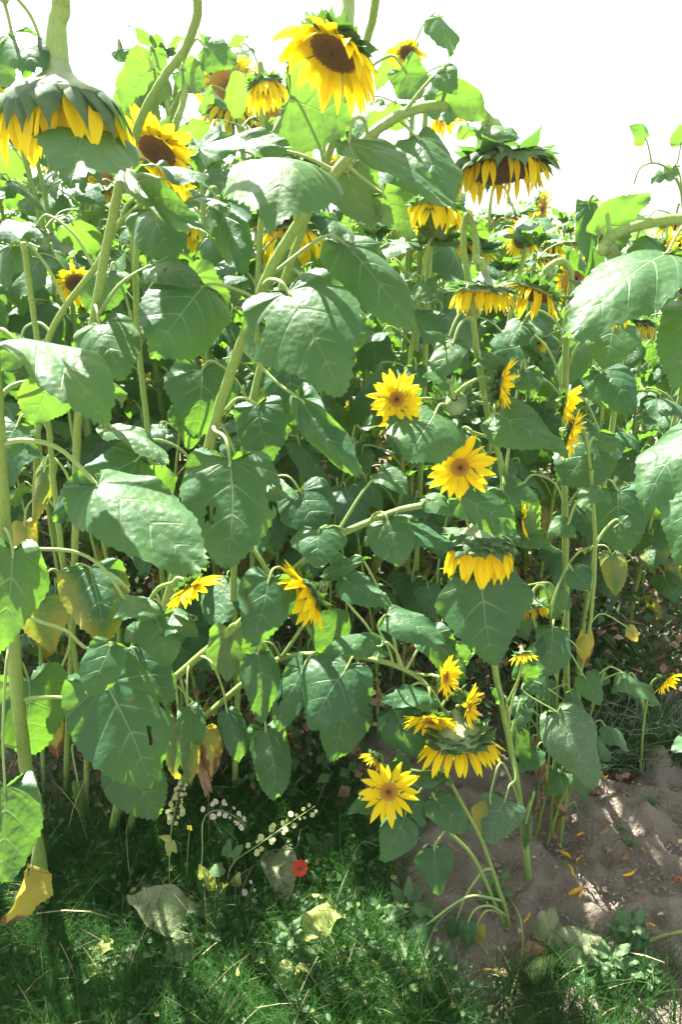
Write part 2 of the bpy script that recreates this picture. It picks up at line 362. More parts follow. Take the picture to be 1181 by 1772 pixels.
def flower_head(parent, origin, C, F, Rd, pl, npet=20, el=10, elv=14, grav=.3, wilt=0., layers=2, pw=.30, disc='young', dome=.22,
                nb=18, bl=None, bel=20, bgrav=.2, bw=.8, back=.7, neck=None, seed=0, lod=1, missing=0., curlv=.5, pcurl=0., bcurl=-.3, twistv=1.0, bla=3):
    """disc faces F; returns the object and the world point where the stem joins"""
    rd = random.Random(seed); F = nz(F); C = np.asarray(C, float)
    a = nz(np.cross(F, [0.13, .21, 1.0]) if abs(F[2]) < .95 else np.cross(F, [0, 1, 0.1])); b = np.cross(F, a); neck = neck or Rd * .22
    def W(x, y, z): return C + a * x + b * y + F * z
    # receptacle (green back)
    mb = MB(); prof = [(neck, -back * 1.25), (neck * 1.15, -back), (.55, -back * .72), (.88, -back * .42), (1.05, -.1), (1.06, 0), (.97, .02)]
    prof[0] = (neck / Rd, -back * 1.5); prof[1] = (neck / Rd * 1.25, -back * 1.05)
    ns = 20 if lod else 10; V = []; UV = []
    for i, (r, z) in enumerate(prof):
        for j in range(ns):
            th = 2 * math.pi * j / ns; rr = r * Rd * (1 + (.04 * math.sin(5 * th + seed) if 1 < i < 5 else 0)); V.append(W(rr * math.cos(th), rr * math.sin(th), z * Rd)); UV.append((j / ns, i / 6))
    mb.add(V, grid_faces(len(prof), ns, True), UV)
    ho = mb.build('flower_head', CUP, parent, origin)
    # disc with florets
    mb = MB(); V = [W(0, 0, dome * .55 * Rd)]; UV = [(0, 1)]; nr = 6
    for i in range(1, nr + 1):
        r = i / nr
        for j in range(ns):
            th = 2 * math.pi * j / ns; V.append(W(r * Rd * math.cos(th), r * Rd * math.sin(th), Rd * (dome * (math.sin(min(1, r * 1.25) * math.pi / 2) if dome < .3 else 1) * (1 - r ** 3) + dome * .0))); UV.append((r, .3))
    V[0] = W(0, 0, Rd * (.02 if dome < .3 else dome))
    Fc = [(0, 1 + j, 1 + (j + 1) % ns) for j in range(ns)]
    Fc += [tuple(q + 1 for q in f) for f in grid_faces(nr, ns, True)]
    mb.add(V, Fc, UV)
    nf = (320 if Rd > .03 else 220) if lod else 40
    for i in range(nf):
        r = math.sqrt((i + .5) / nf); th = i * 2.39996; z = Rd * (dome * (math.sin(min(1, r * 1.25) * math.pi / 2) if dome < .3 else 1) * (1 - r ** 3))
        s = Rd * (.062 if lod else .12) * rd.uniform(.7, 1.2); h = Rd * (.09 if r > .4 else .05) * rd.uniform(.6, 1.5)
        c0, s0 = math.cos(th) * r * Rd, math.sin(th) * r * Rd
        q = [W(c0 + s, s0, z - .01 * Rd), W(c0, s0 + s, z - .01 * Rd), W(c0 - s, s0, z - .01 * Rd), W(c0, s0 - s, z - .01 * Rd), W(c0 * 1.02, s0 * 1.02, z + h)]
        mb.add(q, [(0, 1, 4), (1, 2, 4), (2, 3, 4), (3, 0, 4)], [(r, .2)] * 4 + [(r, 1)])
    mb.build('disc', {'young': DISC_Y, 'ripe': DISC_B, 'old': DISC_D}[disc], ho)
    ho_children = [ho.children[0]] if ho.children else []
    # petals
    mb = MB(); seg = 7 if lod else 3
    for la in range(layers):
        for k in range(npet):
            if rd.random() < missing: continue
            th = 2 * math.pi * (k + .5 * la + rd.uniform(-.22, .22)) / npet
            rad = a * math.cos(th) + b * math.sin(th); tan = -a * math.sin(th) + b * math.cos(th)
            e = R(el + (la * 10) + rd.uniform(-elv, elv)); d = rad * math.cos(e) + F * math.sin(e) + tan * rd.uniform(-.12, .12)
            wl = max(0, min(1, wilt + rd.uniform(-.3, .3))) if wilt > 0 else (0 if rd.random() < .93 else rd.uniform(0, .3))
            l = pl * rd.uniform(.78, 1.1)
            blade(mb, C + rad * Rd * (.96 - .05 * la) + F * Rd * .01, d, tan, l, l * pw * rd.uniform(.85, 1.2) * (1 - .35 * wl), PETP, seg, grav * rd.uniform(.5, 1.4),
                  pcurl + rd.uniform(-curlv, curlv), F, rd.uniform(-1, 1) * (.35 + twistv * wl * 2.5), rd.uniform(.05, .22) + wl * .25, (rd.random(), wl, 0))
    mb.build('petals', PETAL, ho)
    # bracts
    mb = MB(); bl = bl or Rd * 1.1; seg = 7 if lod else 3
    for la in range(bla if lod else 2):
        for k in range(nb):
            th = 2 * math.pi * (k + .5 * la + rd.uniform(-.2, .2)) / nb
            rad = a * math.cos(th) + b * math.sin(th); tan = -a * math.sin(th) + b * math.cos(th)
            e = R(bel + rd.uniform(-12, 12) - la * 8); d = rad * math.cos(e) + F * math.sin(e) + tan * rd.uniform(-.15, .15)
            rr = Rd * (1.03 - .1 * la); zz = -Rd * (back * .15 + back * .2 * la)
            l = bl * rd.uniform(.75, 1.15)
            blade(mb, C + rad * rr + F * zz, d, tan, l, l * bw * rd.uniform(.8, 1.1), BRP, seg, bgrav, bcurl + rd.uniform(-1.2, 1.2), F, rd.uniform(-1.1, 1.1), -.12, (rd.random(), 0, 0))
    mb.build('bracts', BRACT, ho)
    for c in ho.children:
        # children were built in world coordinates: bring them to the plant's origin
        pass
    o3 = np.asarray(origin, float)
    for c in ho.children:
        me = c.data; nv = len(me.vertices); arr = np.zeros(nv * 3, dtype=np.float32); me.vertices.foreach_get('co', arr)
        arr = (arr.reshape(-1, 3) - o3).astype(np.float32); me.vertices.foreach_set('co', arr.ravel()); me.update()
    return ho, C - F * Rd * back * 1.45

def empty(name, loc, label, cat, group=None):
    o = bpy.data.objects.new(name, None); COL.objects.link(o); o.location = tuple(loc); o.empty_display_size = .05
    o['label'] = label; o['category'] = cat
    if group: o['group'] = group
    return o
def tag(o, label, cat, group=None, kind=None):
    if label: o['label'] = label
    if cat: o['category'] = cat
    if group: o['group'] = group
    if kind: o['kind'] = kind
    return o

# ------------------------------------------------------------------ ground
def gz(x, y):
    """height of the soil"""
    x = np.asarray(x, float); y = np.asarray(y, float)
    return (.012 * np.sin(x * 3.1 + 1) * np.cos(y * 2.3) + .010 * np.sin(x * 9.7 + y * 4.1) * np.sin(y * 11.3 - x * 3.)
            + .006 * np.sin(x * 31 + y * 13) * np.sin(y * 37 - x * 11) + .004 * np.sin(x * 71 - y * 23) * np.sin(y * 67 + x * 29))
def build_ground():
    def axis(lo, hi, st, far):
        core = list(np.arange(lo, hi, st)); k = st; a = core[-1]; out = []
        while a < far: k *= 1.35; a += k; out.append(a)
        k = st; a = core[0]; pre = []
        while a > -far: k *= 1.35; a -= k; pre.append(a)
        return np.array(pre[::-1] + core + out)
    xs = axis(-1.3, 1.5, .012, 90); ys = axis(.5, 3.0, .012, 90)
    X, Y = np.meshgrid(xs, ys); rs = np.random.RandomState(4)
    near = ((X > -1.3) & (X < 1.5) & (Y > .5) & (Y < 3)).astype(float)
    nz_ = rs.rand(*X.shape)
    k = nz_.copy()
    for _ in range(2): k = (k + np.roll(k, 1, 0) + np.roll(k, 1, 1) + np.roll(k, -1, 0) + np.roll(k, -1, 1)) / 5
    k2 = nz_.copy()
    for _ in range(14): k2 = (k2 + np.roll(k2, 1, 0) + np.roll(k2, 1, 1) + np.roll(k2, -1, 0) + np.roll(k2, -1, 1)) / 5
    Z = gz(X, Y) * np.exp(-np.maximum(0, Y - 3) * .3) + near * ((k - .5) * .070 + (k2 - .5) * .30)
    mb = MB(); V = np.stack([X, Y, Z], -1).reshape(-1, 3); mb.add(V, grid_faces(len(ys), len(xs)))
    o = mb.build('ground', SOIL); o['kind'] = 'structure'
build_ground()
def G(px, py, dz=0.0):
    p = gnd(px, py, dz); p[2] = float(gz(p[0], p[1])) + dz; return p

# ------------------------------------------------------------------ hero plants
PL = {}
def stem_curve(pts):
    P = [at(x, y, Y) for x, y, Y, r in pts]; rr = [r for *_, r in pts]
    n = len(P) * 9; C = spline(P, n); rad = np.interp(np.linspace(0, len(rr) - 1, n), range(len(rr)), rr)
    return C, rad
class Plant:
    def __init__(s, key, label, base_px, stems, cat='sunflower', tintk=0.15):
        b = G(*base_px); s.o = b; s.root = empty('sunflower_plant', b, label, cat); s.curves = []
        for i, st in enumerate(stems):
            st = [tuple(q) for q in st]
            C, rad = stem_curve(st)
            if i == 0 or st[0][3] < 0: pass
            if i == 0:
                C = np.vstack([spline([b - np.array([0, 0, .03]), b + (C[0] - b) * .45, C[0]], 8)[:-1], C]); rad = np.concatenate([[rad[0] * 1.25] * 2 + [rad[0] * 1.08] * 5, rad])
            rd = random.Random(hash(key) % 97 if False else len(key) * 7 + i)
            for k in range(3, len(C) - 1):
                C[k] = C[k] + np.array([rd.uniform(-1, 1), rd.uniform(-1, 1), 0]) * rad[k] * .10
            s.curves.append((C, rad)); mb = MB()
            tube(mb, C, rad, 12 if rad.max() > .006 else 8, (.5, 0, tintk))
            # coarse bristles
            nb = int(len(C) * (10 if rad.max() > .005 else 3))
            for _ in range(nb):
                k = rd.randint(1, len(C) - 2); th = rd.uniform(0, 6.28); q = rd.random(); p = C[k] * (1 - q) + C[k + 1] * q
                T = nz(C[k + 1] - C[k]); a = nz(np.cross(T, [.3, 1, .2])); dd = a * math.cos(th) + np.cross(T, a) * math.sin(th)
                l = rd.uniform(.0015, .0035); r0 = rad[k] * .95
                mb.add([p + dd * r0 + T * .0003, p + dd * r0 - T * .0003, p + dd * (r0 + l) + T * .0006], [(0, 1, 2)], None, (.5, 0, .8))
            mb.build('stem' if i == 0 else 'branch', STEM, s.root, b)
        s.nl = 0; PL[key] = s
    def nearest(s, px, py):
        best = None
        for C, rad in s.curves:
            for k in range(len(C)):
                x, y = proj(C[k]); d = (x - px) ** 2 + (y - py) ** 2
                if best is None or d < best[0]: best = (d, C[k], rad[k])
        return best
    def leaf(s, o, b, t, W, roll=0, arch=.08, side=.3, fold=0, wave=.03, curl=0, yel=0, wil=0, back=False, up=.5, n=None, pa=.35, pr=2.6,
             via=None, kind=0, holes=0, rnd=None, lbl=None, serr=.042, mat=None, bounce=0):
        s.nl += 1; seed = int(b[0] * 31 + b[1] * 7)
        B = at(*b); T = at(*t); mid = (B + T) / 2
        v = nz(CAMP - mid)
        nn = np.array(n, float) if n is not None else (-v + UP * 0 if back else v + UP * up)
        my = nz(T - B); nn = nz(nn - my * np.dot(nn, my)); nn = rotv(nn, my, R(roll))
        Wm = W / FPX * depth(mid)
        rd = random.Random(seed); mb = MB()
        leaf_geo(mb, B, T, nn, Wm, 46 if W > 60 else 30, 10 if W > 60 else 7, arch, side, fold, wave, serr, seed, kind,
                 (rd.random() if rnd is None else rnd, yel, wil), curl, holes)
        lo = mb.build('leaf', mat or LEAF, s.root, s.o)
        if lbl: lo['label'] = lbl
        if o is not None:
            d, O, r0 = s.nearest(o[0], o[1])
            if d > 60 ** 2: O = at(o[0], o[1], (b[2] + O[1]) / 2 if len(o) < 3 else o[2])
            elif len(o) > 2: O = at(*o)
            L = np.linalg.norm(B - O)
            if via: P = [O] + [at(*q) for q in via] + [B]
            else: P = [O, O + (B - O) * .30 + UP * L * pa * .8, B - (B - O) * .22 + UP * L * pa * .75 - my * L * .02, B]
            P = P + [B + my * min(.012, np.linalg.norm(T - B) * .08) + nn * arch * .02]
            pm = MB(); r = pr / 1000; tube(pm, spline(P, 22), [r * 1.35, r * 1.05, r * .95, r * .9, r * .75], 7, (.5, 0, .55))
            k = pm.build('petiole', STEM, lo, s.o)
        return lo
    def head(s, c, F, Rpx, plpx, cpt=None, neckr=None, **k):
        C = at(*c); sc = depth(C) / FPX
        ho, J = flower_head(s.root, s.o, C, F, Rpx * sc, plpx * sc, **k)
        if cpt is not None:
            # join: short neck from the branch end to the back of the head
            E = s.curves[cpt][0][-1]; r1 = s.curves[cpt][1][-1]; F = nz(F)
            mb = MB(); L = np.linalg.norm(E - J)
            P = [s.curves[cpt][0][-3], E, (E + J) / 2 - F * L * .25, J + F * .004] if L > .012 else [s.curves[cpt][0][-3], E, J + F * .004]
            tube(mb, spline(P, 16), [r1, r1, r1 * 1.02, (neckr or r1 * 1.15)], 10, (.5, 0, .45))
            mb.build('neck', STEM, ho, s.o)
        return ho

# --- A: tall plant on the left whose big head nods in from the top of the frame
A = Plant('A', 'tall sunflower at top left with a very large nodding head seen from behind', (112, 1385),
  [[(122, 1180, 1.50, .0075), (130, 940, 1.42, .0075), (135, 720, 1.36, .0075), (163, 545, 1.30, .0075), (186, 420, 1.27, .0075), (212, 300, 1.24, .0075),
    (245, 205, 1.22, .0065), (283, 135, 1.2, .006), (325, 75, 1.18, .0062), (340, -10, 1.14, .0065), (270, -85, 1.10, .007), (160, -95, 1.10, .008), (112, -40, 1.11, .010), (105, 20, 1.12, .012)]])
A.head((105, 178, 1.12), (0.02, -.10, -1), 84, 98, cpt=0, npet=17, el=62, elv=22, grav=1.5, wilt=.12, pw=.42, nb=13, bl=.062, bel=48, bgrav=1.8, bw=.60, bla=2, back=.5, neck=.017, neckr=.017, seed=5, dome=.1, missing=.12, curlv=.9, twistv=3, bcurl=-.1)
A.leaf(None, (150, 218, 1.14), (122, 318, .97), 190, roll=-6, arch=.10, side=.35, rnd=.9, up=.9, wave=.02)
A.leaf((232, 302), (262, 285, 1.2), (362, 330, 1.16), 88, roll=-62, arch=.10, side=.2, up=.2, pa=.2, wave=.04)
A.leaf(None, (218, 292, 1.22), (368, 412, 1.05), 62, roll=28, arch=.05, side=-.2, fold=.3, rnd=1, up=1.2)
A.leaf((150, 560), (255, 462, 1.26), (348, 490, 1.22), 70, roll=-40, arch=.1, via=[(205, 495, 1.27)], up=0, pr=3)
A.leaf((163, 545), (172, 560, 1.24), (218, 655, 1.18), 125, roll=10, up=.6, side=.5)
A.leaf((134, 735), (190, 737, 1.25), (292, 803, 1.17), 62, roll=-20, up=1.0, arch=.06)
A.leaf((130, 860), (78, 810, 1.42), (62, 905, 1.40), 42, yel=.45, side=.9, roll=20, pa=.6)
# --- B: stem parallel to A
B_ = Plant('B', 'slender sunflower stem leaning right behind the large head, dark mottled leaf at its top', (75, 1400),
  [[(72, 1150, 1.62, .006), (60, 900, 1.56, .006), (70, 700, 1.5, .006), (88, 575, 1.45, .006), (165, 462, 1.42, .006), (205, 388, 1.4, .005), (250, 350, 1.38, .0035)]])
B_.leaf((205, 388), (262, 358, 1.36), (300, 452, 1.28), 118, roll=10, side=.5, arch=.12, holes=2, wave=.05)
B_.leaf((200, 392), (302, 352, 1.38), (400, 362, 1.30), 60, roll=-10, up=1.4)
B_.leaf((230, 365), (380, 352, 1.38), (425, 478, 1.30), 88, roll=18, side=.8, arch=.1, wave=.05, rnd=0)
B_.leaf((90, 575), (35, 590, 1.48), (0, 640, 1.44), 60, back=True)
B_.leaf((165, 462), (62, 392, 1.45), (-20, 412, 1.40), 78, roll=40, up=.4, arch=.1)
B_.leaf((120, 530), (20, 425, 1.42), (8, 500, 1.36), 58, roll=20, side=.6)
# --- C: the thick diagonal stem in the middle, arching to the ripe head against the sky
Cc = Plant('C', 'thick diagonal sunflower arching right to a browning seed head against the sky', (196, 1440),
  [[(235, 1240, 1.42, .0115), (290, 1040, 1.38, .011), (332, 890, 1.34, .0105), (375, 720, 1.30, .010), (420, 590, 1.27, .0095), (468, 468, 1.24, .009), (515, 390, 1.22, .0085),
    (580, 300, 1.22, .0085), (640, 235, 1.23, .008), (700, 196, 1.25, .008), (760, 183, 1.28, .008), (822, 190, 1.31, .0085), (850, 212, 1.33, .0085)]])
Cc.head((868, 287, 1.35), (.06, -.20, -1), 62, 52, cpt=0, npet=20, el=50, elv=35, grav=1.7, wilt=.42, pw=.26, nb=18, bl=.05, bel=5, bgrav=1.2, bw=.75, back=.45, neck=.015, neckr=.014, disc='old', dome=.34, missing=.12, seed=9, twistv=2, curlv=1)
Cc.leaf((455, 500), (498, 503, 1.16), (592, 684, 1.06), 205, roll=4, arch=.10, side=.32, up=.6, via=[(468, 484, 1.2), (486, 488, 1.17)], pr=3.4, holes=1, wave=.022, rnd=.7)
Cc.leaf((515, 392), (488, 277, 1.17), (472, 398, .98), 222, roll=0, arch=.16, side=.55, up=.9, rnd=1, pa=.1, pr=3.2, wave=.02)
Cc.leaf((378, 740), (398, 797, 1.17), (393, 986, 1.08), 182, roll=5, arch=.08, side=.35, up=.5, via=[(372, 745, 1.26), (390, 758, 1.2)], pr=3.2, holes=3, wave=.045, rnd=.5, lbl='drooping leaf with bite holes along its midrib')
Cc.leaf((440, 520), (352, 495, 1.24), (262, 618, 1.16), 172, roll=-8, side=.75, arch=.14, rnd=0, up=.2, wave=.05, pa=.1)
Cc.leaf((350, 830), (240, 792, 1.22), (92, 903, 1.14), 95, roll=-12, side=.8, arch=.1, rnd=0, up=.3, wave=.05)
Cc.leaf((580, 300), (348, 262, 1.24), (508, 262, 1.20), 88, roll=-48, arch=.12, up=.1, wave=.04, via=None, pa=.1)
Cc.leaf((640, 235), (605, 247, 1.14), (792, 366, 1.02), 62, roll=12, arch=.06, side=.1, fold=.1, up=1.8, rnd=1, wave=.02)
Cc.leaf((690, 205), (722, 236, 1.22), (785, 352, 1.16), 122, roll=-25, fold=-.3, side=.3, up=.1, via=[(700, 215, 1.24)], arch=.08)
Cc.leaf((590, 295), (602, 302, 1.25), (645, 395, 1.2), 108, roll=-30, up=.05, arch=.1, back=True)
Cc.leaf((600, 290), (662, 335, 1.22), (712, 418, 1.2), 62, roll=30, back=True, via=[(640, 318, 1.23)])
Cc.leaf((418, 600), (520, 690, 1.18), (632, 826, 1.12), 72, roll=24, side=.9, arch=.1, rnd=0, up=.4, pa=.25, wave=.05, via=[(480, 662, 1.22)])
Cc.leaf((460, 480), (600, 425, 1.26), (716, 575, 1.2), 118, roll=-22, arch=.1, up=.2, side=.5, via=[(560, 410, 1.26)])
Cc.leaf((345, 850), (440, 835, 1.3), (512, 862, 1.26), 70, roll=-40, up=.1, via=[(380, 850, 1.3)])
Cc.leaf((370, 740), (445, 700, 1.34), (470, 800, 1.3), 100, roll=10, rnd=0, up=0, via=[(410, 690, 1.32)])
Cc.leaf((700, 190), (765, 120, 1.2), (790, 165, 1.18), 45, roll=0, via=[(735, 150, 1.22)], up=.1)
Cc.leaf((760, 183), (775, 155, 1.27), (842, 208, 1.25), 60, back=True, roll=20)
Cc.leaf((835, 200), (838, 222, 1.3), (905, 243, 1.27), 42, up=1, roll=-10)
# --- D: far-left thick stem
D = Plant('D', 'thick upright sunflower stem at the left edge with long arching leaf stalks', (80, 1562),
  [[(62, 1440, 1.2, .0135), (40, 1290, 1.16, .013), (22, 1120, 1.12, .0125), (5, 900, 1.06, .012), (-5, 760, 1.02, .0115), (-20, 560, .98, .011), (-50, 380, .95, .010), (-110, 200, .92, .009)]])
D.leaf((-5, 775), (170, 842, 1.0), (357, 990, .90), 168, roll=-6, arch=.07, side=.25, up=.8, rnd=.8, wave=.03, via=[(45, 762, 1.02), (105, 778, 1.02)], pr=3.8)
D.leaf((-10, 700), (26, 592, 1.02), (182, 752, .90), 165, roll=-22, arch=.16, side=.25, up=1.0, rnd=.9, wave=.03, via=[(-30, 600, 1.03), (0, 570, 1.03)], pr=3.6)
D.leaf((-12, 690), (88, 668, 1.05), (52, 735, 1.03), 92, back=True, roll=-20, via=[(20, 668, 1.03), (60, 660, 1.05)], yel=.25, pr=3.4)
D.leaf((8, 930), (22, 955, 1.0), (-8, 1135, .93), 118, roll=-12, arch=.08, up=.5, rnd=.7)
D.leaf((20, 1100), (8, 1362, 1.0), (2, 1530, .95), 128, roll=8, arch=.07, side=.3, up=.7, rnd=.4, wave=.03, via=None, pa=.2)
D.leaf((50, 1335), (52, 1508, 1.1), (8, 1602, 1.02), 72, roll=-55, yel=.72, side=-.9, via=[(68, 1380, 1.14), (62, 1450, 1.13)], pr=3.2, lbl='lowest leaf curling up and turning yellow', wave=.06)
D.leaf((30, 1210), (182, 1182, 1.12), (262, 1364, 1.05), 176, roll=-5, arch=.07, side=.25, up=.6, rnd=.3, via=[(60, 1208, 1.14), (110, 1208, 1.14), (150, 1228, 1.13)], pr=3.4, holes=2, wave=.03)
D.leaf((15, 1040), (193, 1112, 1.08), (152, 1206, 1.03), 78, roll=0, up=.6, via=[(60, 1072, 1.1), (115, 1092, 1.1), (150, 1122, 1.1)], pr=3.2, kind=1)
D.leaf((5, 950), (215, 1036, 1.1), (275, 1068, 1.06), 50, roll=-20, up=.8, via=[(50, 950, 1.08), (130, 955, 1.1), (180, 985, 1.1)], pr=3.2)
D.leaf((28, 1180), (50, 1180, 1.25), (62, 1308, 1.22), 135, roll=-12, up=.2, rnd=.6)
D.leaf((-5, 1290), (-40, 1290, 1.1), (-60, 1380, 1.06), 90, up=.6, via=[(20, 1292, 1.14)])
# --- E: leaves of a stem between
E = Plant('E', 'sunflower in the left thicket with dark leaves yellowing at the edges', (150, 1428),
  [[(150, 1300, 1.52, .0065), (118, 1050, 1.46, .0065), (95, 860, 1.40, .006), (82, 720, 1.36, .0055), (60, 560, 1.3, .005), (40, 420, 1.26, .005)]])
E.leaf((116, 1040), (155, 982, 1.36), (182, 1112, 1.28), 125, roll=-4, up=.3, yel=.32, side=.4, rnd=0, via=[(130, 980, 1.4)], wave=.05)
E.leaf((110, 1000), (72, 1040, 1.38), (92, 1130, 1.36), 72, back=True, yel=.42, via=[(90, 985, 1.4), (72, 1010, 1.39)], lbl='leaf with a withered brown tip')
E.leaf((95, 880), (42, 905, 1.42), (60, 985, 1.4), 45, yel=.6, side=.9, pa=.5)
E.leaf((125, 1110), (95, 1255, 1.46), (100, 1312, 1.44), 34, yel=.85, side=.6, via=[(90, 1200, 1.46)])
E.leaf((150, 1300), (135, 1355, 1.46), (148, 1415, 1.44), 26, back=True, yel=.35, side=.8, via=[(125, 1290, 1.48)])
E.leaf((82, 740), (30, 735, 1.3), (-5, 800, 1.24), 70, rnd=.2, up=.8)
E.leaf((60, 600), (120, 640, 1.33), (150, 700, 1.3), 60, up=.4)
# --- F: plant leaning right to the nodding yellow head in the centre
Fp = Plant('F', 'sunflower leaning right with a nodding bright yellow head above a broad hanging leaf', (185, 1472),
  [[(218, 1330, 1.40, .0085), (258, 1225, 1.38, .0085), (315, 1162, 1.36, .0085), (415, 1078, 1.33, .008), (500, 995, 1.31, .0072), (572, 935, 1.30, .0068), (640, 903, 1.29, .0068), (702, 880, 1.28, .0062), (765, 873, 1.27, .006), (815, 880, 1.27, .0058), (832, 893, 1.27, .006)],
   [(560, 1130, 1.36, .004), (510, 1050, 1.35, .0042), (455, 975, 1.36, .0045), (420, 900, 1.4, .005), (425, 760, 1.42, .0065), (455, 615, 1.44, .007), (480, 500, 1.44, .0065)]])
Fp.head((832, 944, 1.26), (-.03, -.16, -1), 44, 58, cpt=0, npet=22, el=66, elv=9, grav=1.2, wilt=0, pw=.34, nb=16, bl=.035, bel=30, bgrav=.8, bw=.9, back=.95, neck=.012, seed=21, dome=.15, curlv=.3)
Fp.leaf((800, 885), (833, 1004, 1.22), (855, 1152, 1.16), 146, roll=3, arch=.05, side=.3, up=.5, rnd=.1, wave=.035, pr=2.6, pa=.05)
Fp.leaf((600, 920), (552, 918, 1.22), (553, 984, 1.17), 92, roll=0, up=.6, kind=0, pa=.1, arch=.1)
Fp.leaf((640, 903), (672, 903, 1.24), (694, 980, 1.2), 90, roll=-5, up=.6, side=.4, arch=.08, kind=1)
Fp.leaf((690, 888), (688, 905, 1.27), (786, 950, 1.24), 56, roll=-5, up=.9)
Fp.leaf((735, 873), (740, 862, 1.26), (783, 893, 1.23), 42, up=.8)
Fp.leaf((800, 875), (800, 862, 1.26), (895, 925, 1.24), 75, up=.6, roll=15)
Fp.leaf((580, 930), (660, 818, 1.3), (705, 856, 1.26), 50, fold=.3, up=1.0, via=[(622, 860, 1.3), (650, 825, 1.3)])
Fp.leaf((500, 995), (466, 1002, 1.24), (434, 1120, 1.18), 100, roll=-5, up=.5, arch=.08, side=.35, pa=.3, kind=0, holes=1)
Fp.leaf((415, 1078), (395, 1090, 1.33), (392, 1180, 1.3), 68, back=True, roll=10)
Fp.leaf((300, 1175), (310, 1245, 1.3), (326, 1358, 1.26), 74, yel=.38, side=.4, up=.3, kind=1, pa=.5, holes=1)
Fp.leaf((330, 1150), (325, 1225, 1.3), (345, 1290, 1.26), 50, fold=.5, up=.3, pa=.3)
Fp.leaf((345, 1135), (393, 1232, 1.28), (414, 1320, 1.24), 50, side=.7, up=.3, via=[(365, 1145, 1.3), (385, 1190, 1.29)], wil=.1, kind=1)
Fp.leaf((290, 1190), (356, 1262, 1.32), (366, 1345, 1.28), 52, yel=.8, side=1., wave=.08, pa=.3, lbl='withered yellow leaf with brown shrivelled edge', mat=None)
Fp.leaf((320, 1175), (348, 1310, 1.3), (362, 1380, 1.28), 26, yel=1.0, side=1.3, wave=.12, mat=DRY, pa=.0, lbl='dead brown shrivelled leaf')
# side flower facing left-down at (345,1025), on its own branch plant
Gp = Plant('G', 'short leaning sunflower with one small yellow flower beside a big left leaf', (232, 1452),
  [[(222, 1330, 1.36, .006), (190, 1230, 1.33, .0055), (222, 1140, 1.27, .005), (252, 1060, 1.22, .0045), (272, 1020, 1.2, .004), (300, 1008, 1.2, .0035)]])
Gp.head((330, 1018, 1.19), (.55, -.42, -.72), 17, 42, cpt=0, npet=15, el=12, grav=.35, pw=.30, nb=12, bl=.02, bel=-10, back=.8, neck=.005, seed=31, bgrav=0)
Gp.leaf((240, 1100), (270, 1068, 1.18), (290, 1155, 1.13), 88, up=.7, roll=4)
Gp.leaf((268, 1025), (285, 1068, 1.19), (342, 1100, 1.15), 62, up=.6, roll=-10)
Gp.leaf((252, 1060), (275, 1046, 1.19), (196, 1070, 1.16), 48, up=.9, roll=10)
Gp.leaf((262, 1040), (240, 1090, 1.2), (215, 1110, 1.2), 38, up=.5)
Gp.leaf((200, 1210), (235, 1120, 1.24), (300, 1215, 1.2), 90, rnd=0, up=.3, pa=.1)
Gp.leaf((190, 1230), (215, 1330, 1.25), (275, 1415, 1.22), 105, rnd=.6, up=.3, pa=.2)
# --- H: leaning to the low cluster of small flowers
H = Plant('H', 'low leaning sunflower ending in a crowded cluster of small flowers at lower centre', (212, 1466),
  [[(262, 1320, 1.42, .008), (335, 1258, 1.40, .0078), (425, 1180, 1.38, .0072), (485, 1140, 1.36, .0065), (560, 1132, 1.33, .006), (640, 1140, 1.30, .0058), (700, 1158, 1.27, .005), (738, 1185, 1.25, .0045), (765, 1225, 1.23, .0045), (788, 1252, 1.22, .006)],
   [(720, 1165, 1.26, .003), (738, 1168, 1.25, .003), (750, 1168, 1.24, .003)],
   [(745, 1200, 1.24, .003), (752, 1215, 1.24, .003), (754, 1228, 1.25, .003)],
   [(770, 1235, 1.23, .003), (785, 1232, 1.22, .003), (795, 1226, 1.22, .003)],
   [(486, 1140, 1.36, .004), (530, 1075, 1.33, .004), (560, 1030, 1.3, .0042), (562, 1022, 1.3, .004)]])
H.head((796, 1283, 1.20), (.12, -.25, -1), 42, 46, cpt=0, npet=19, el=32, elv=12, grav=.5, pw=.30, nb=14, bl=.034, bel=-2, bgrav=.3, back=.95, neck=.008, seed=41, dome=.12)
H.head((772, 1172, 1.22), (.80, -.50, .25), 12, 30, cpt=1, npet=13, el=20, grav=.1, pw=.30, nb=10, bl=.014, bel=0, back=.8, neck=.004, seed=42, bgrav=0)
H.head((747, 1247, 1.20), (-.12, -.72, -.52), 20, 34, cpt=2, npet=17, el=12, grav=.25, pw=.30, nb=12, bl=.018, bel=0, back=.8, neck=.004, seed=43, bgrav=0)
H.head((812, 1222, 1.20), (.86, -.40, .12), 13, 30, cpt=3, npet=14, el=18, grav=.1, pw=.30, nb=10, bl=.02, bel=0, back=.8, neck=.004, seed=44, bgrav=0)
H.head((531, 1026, 1.26), (-.82, -.50, -.30), 26, 44, cpt=4, npet=15, el=30, elv=20, grav=.4, pw=.42, nb=12, bl=.03, bel=10, back=.9, neck=.006, seed=45, bgrav=.2, curlv=.7)
H.leaf((640, 1140), (603, 1151, 1.26), (538, 1264, 1.18), 122, roll=-5, up=.7, arch=.06, rnd=.3, kind=1)
H.leaf((560, 1132), (525, 1158, 1.28), (480, 1266, 1.24), 66, up=.3, yel=.12, roll=14, holes=3, lbl='leaf eaten into holes')
H.leaf((485, 1140), (446, 1132, 1.28), (452, 1252, 1.23), 68, roll=-8, up=.5, side=.5, kind=1)
H.leaf((480, 1145), (460, 1262, 1.27), (476, 1388, 1.2), 78, fold=-.4, side=.3, up=.5, yel=.1, wave=.05, via=[(462, 1190, 1.3), (458, 1225, 1.28)], kind=1)
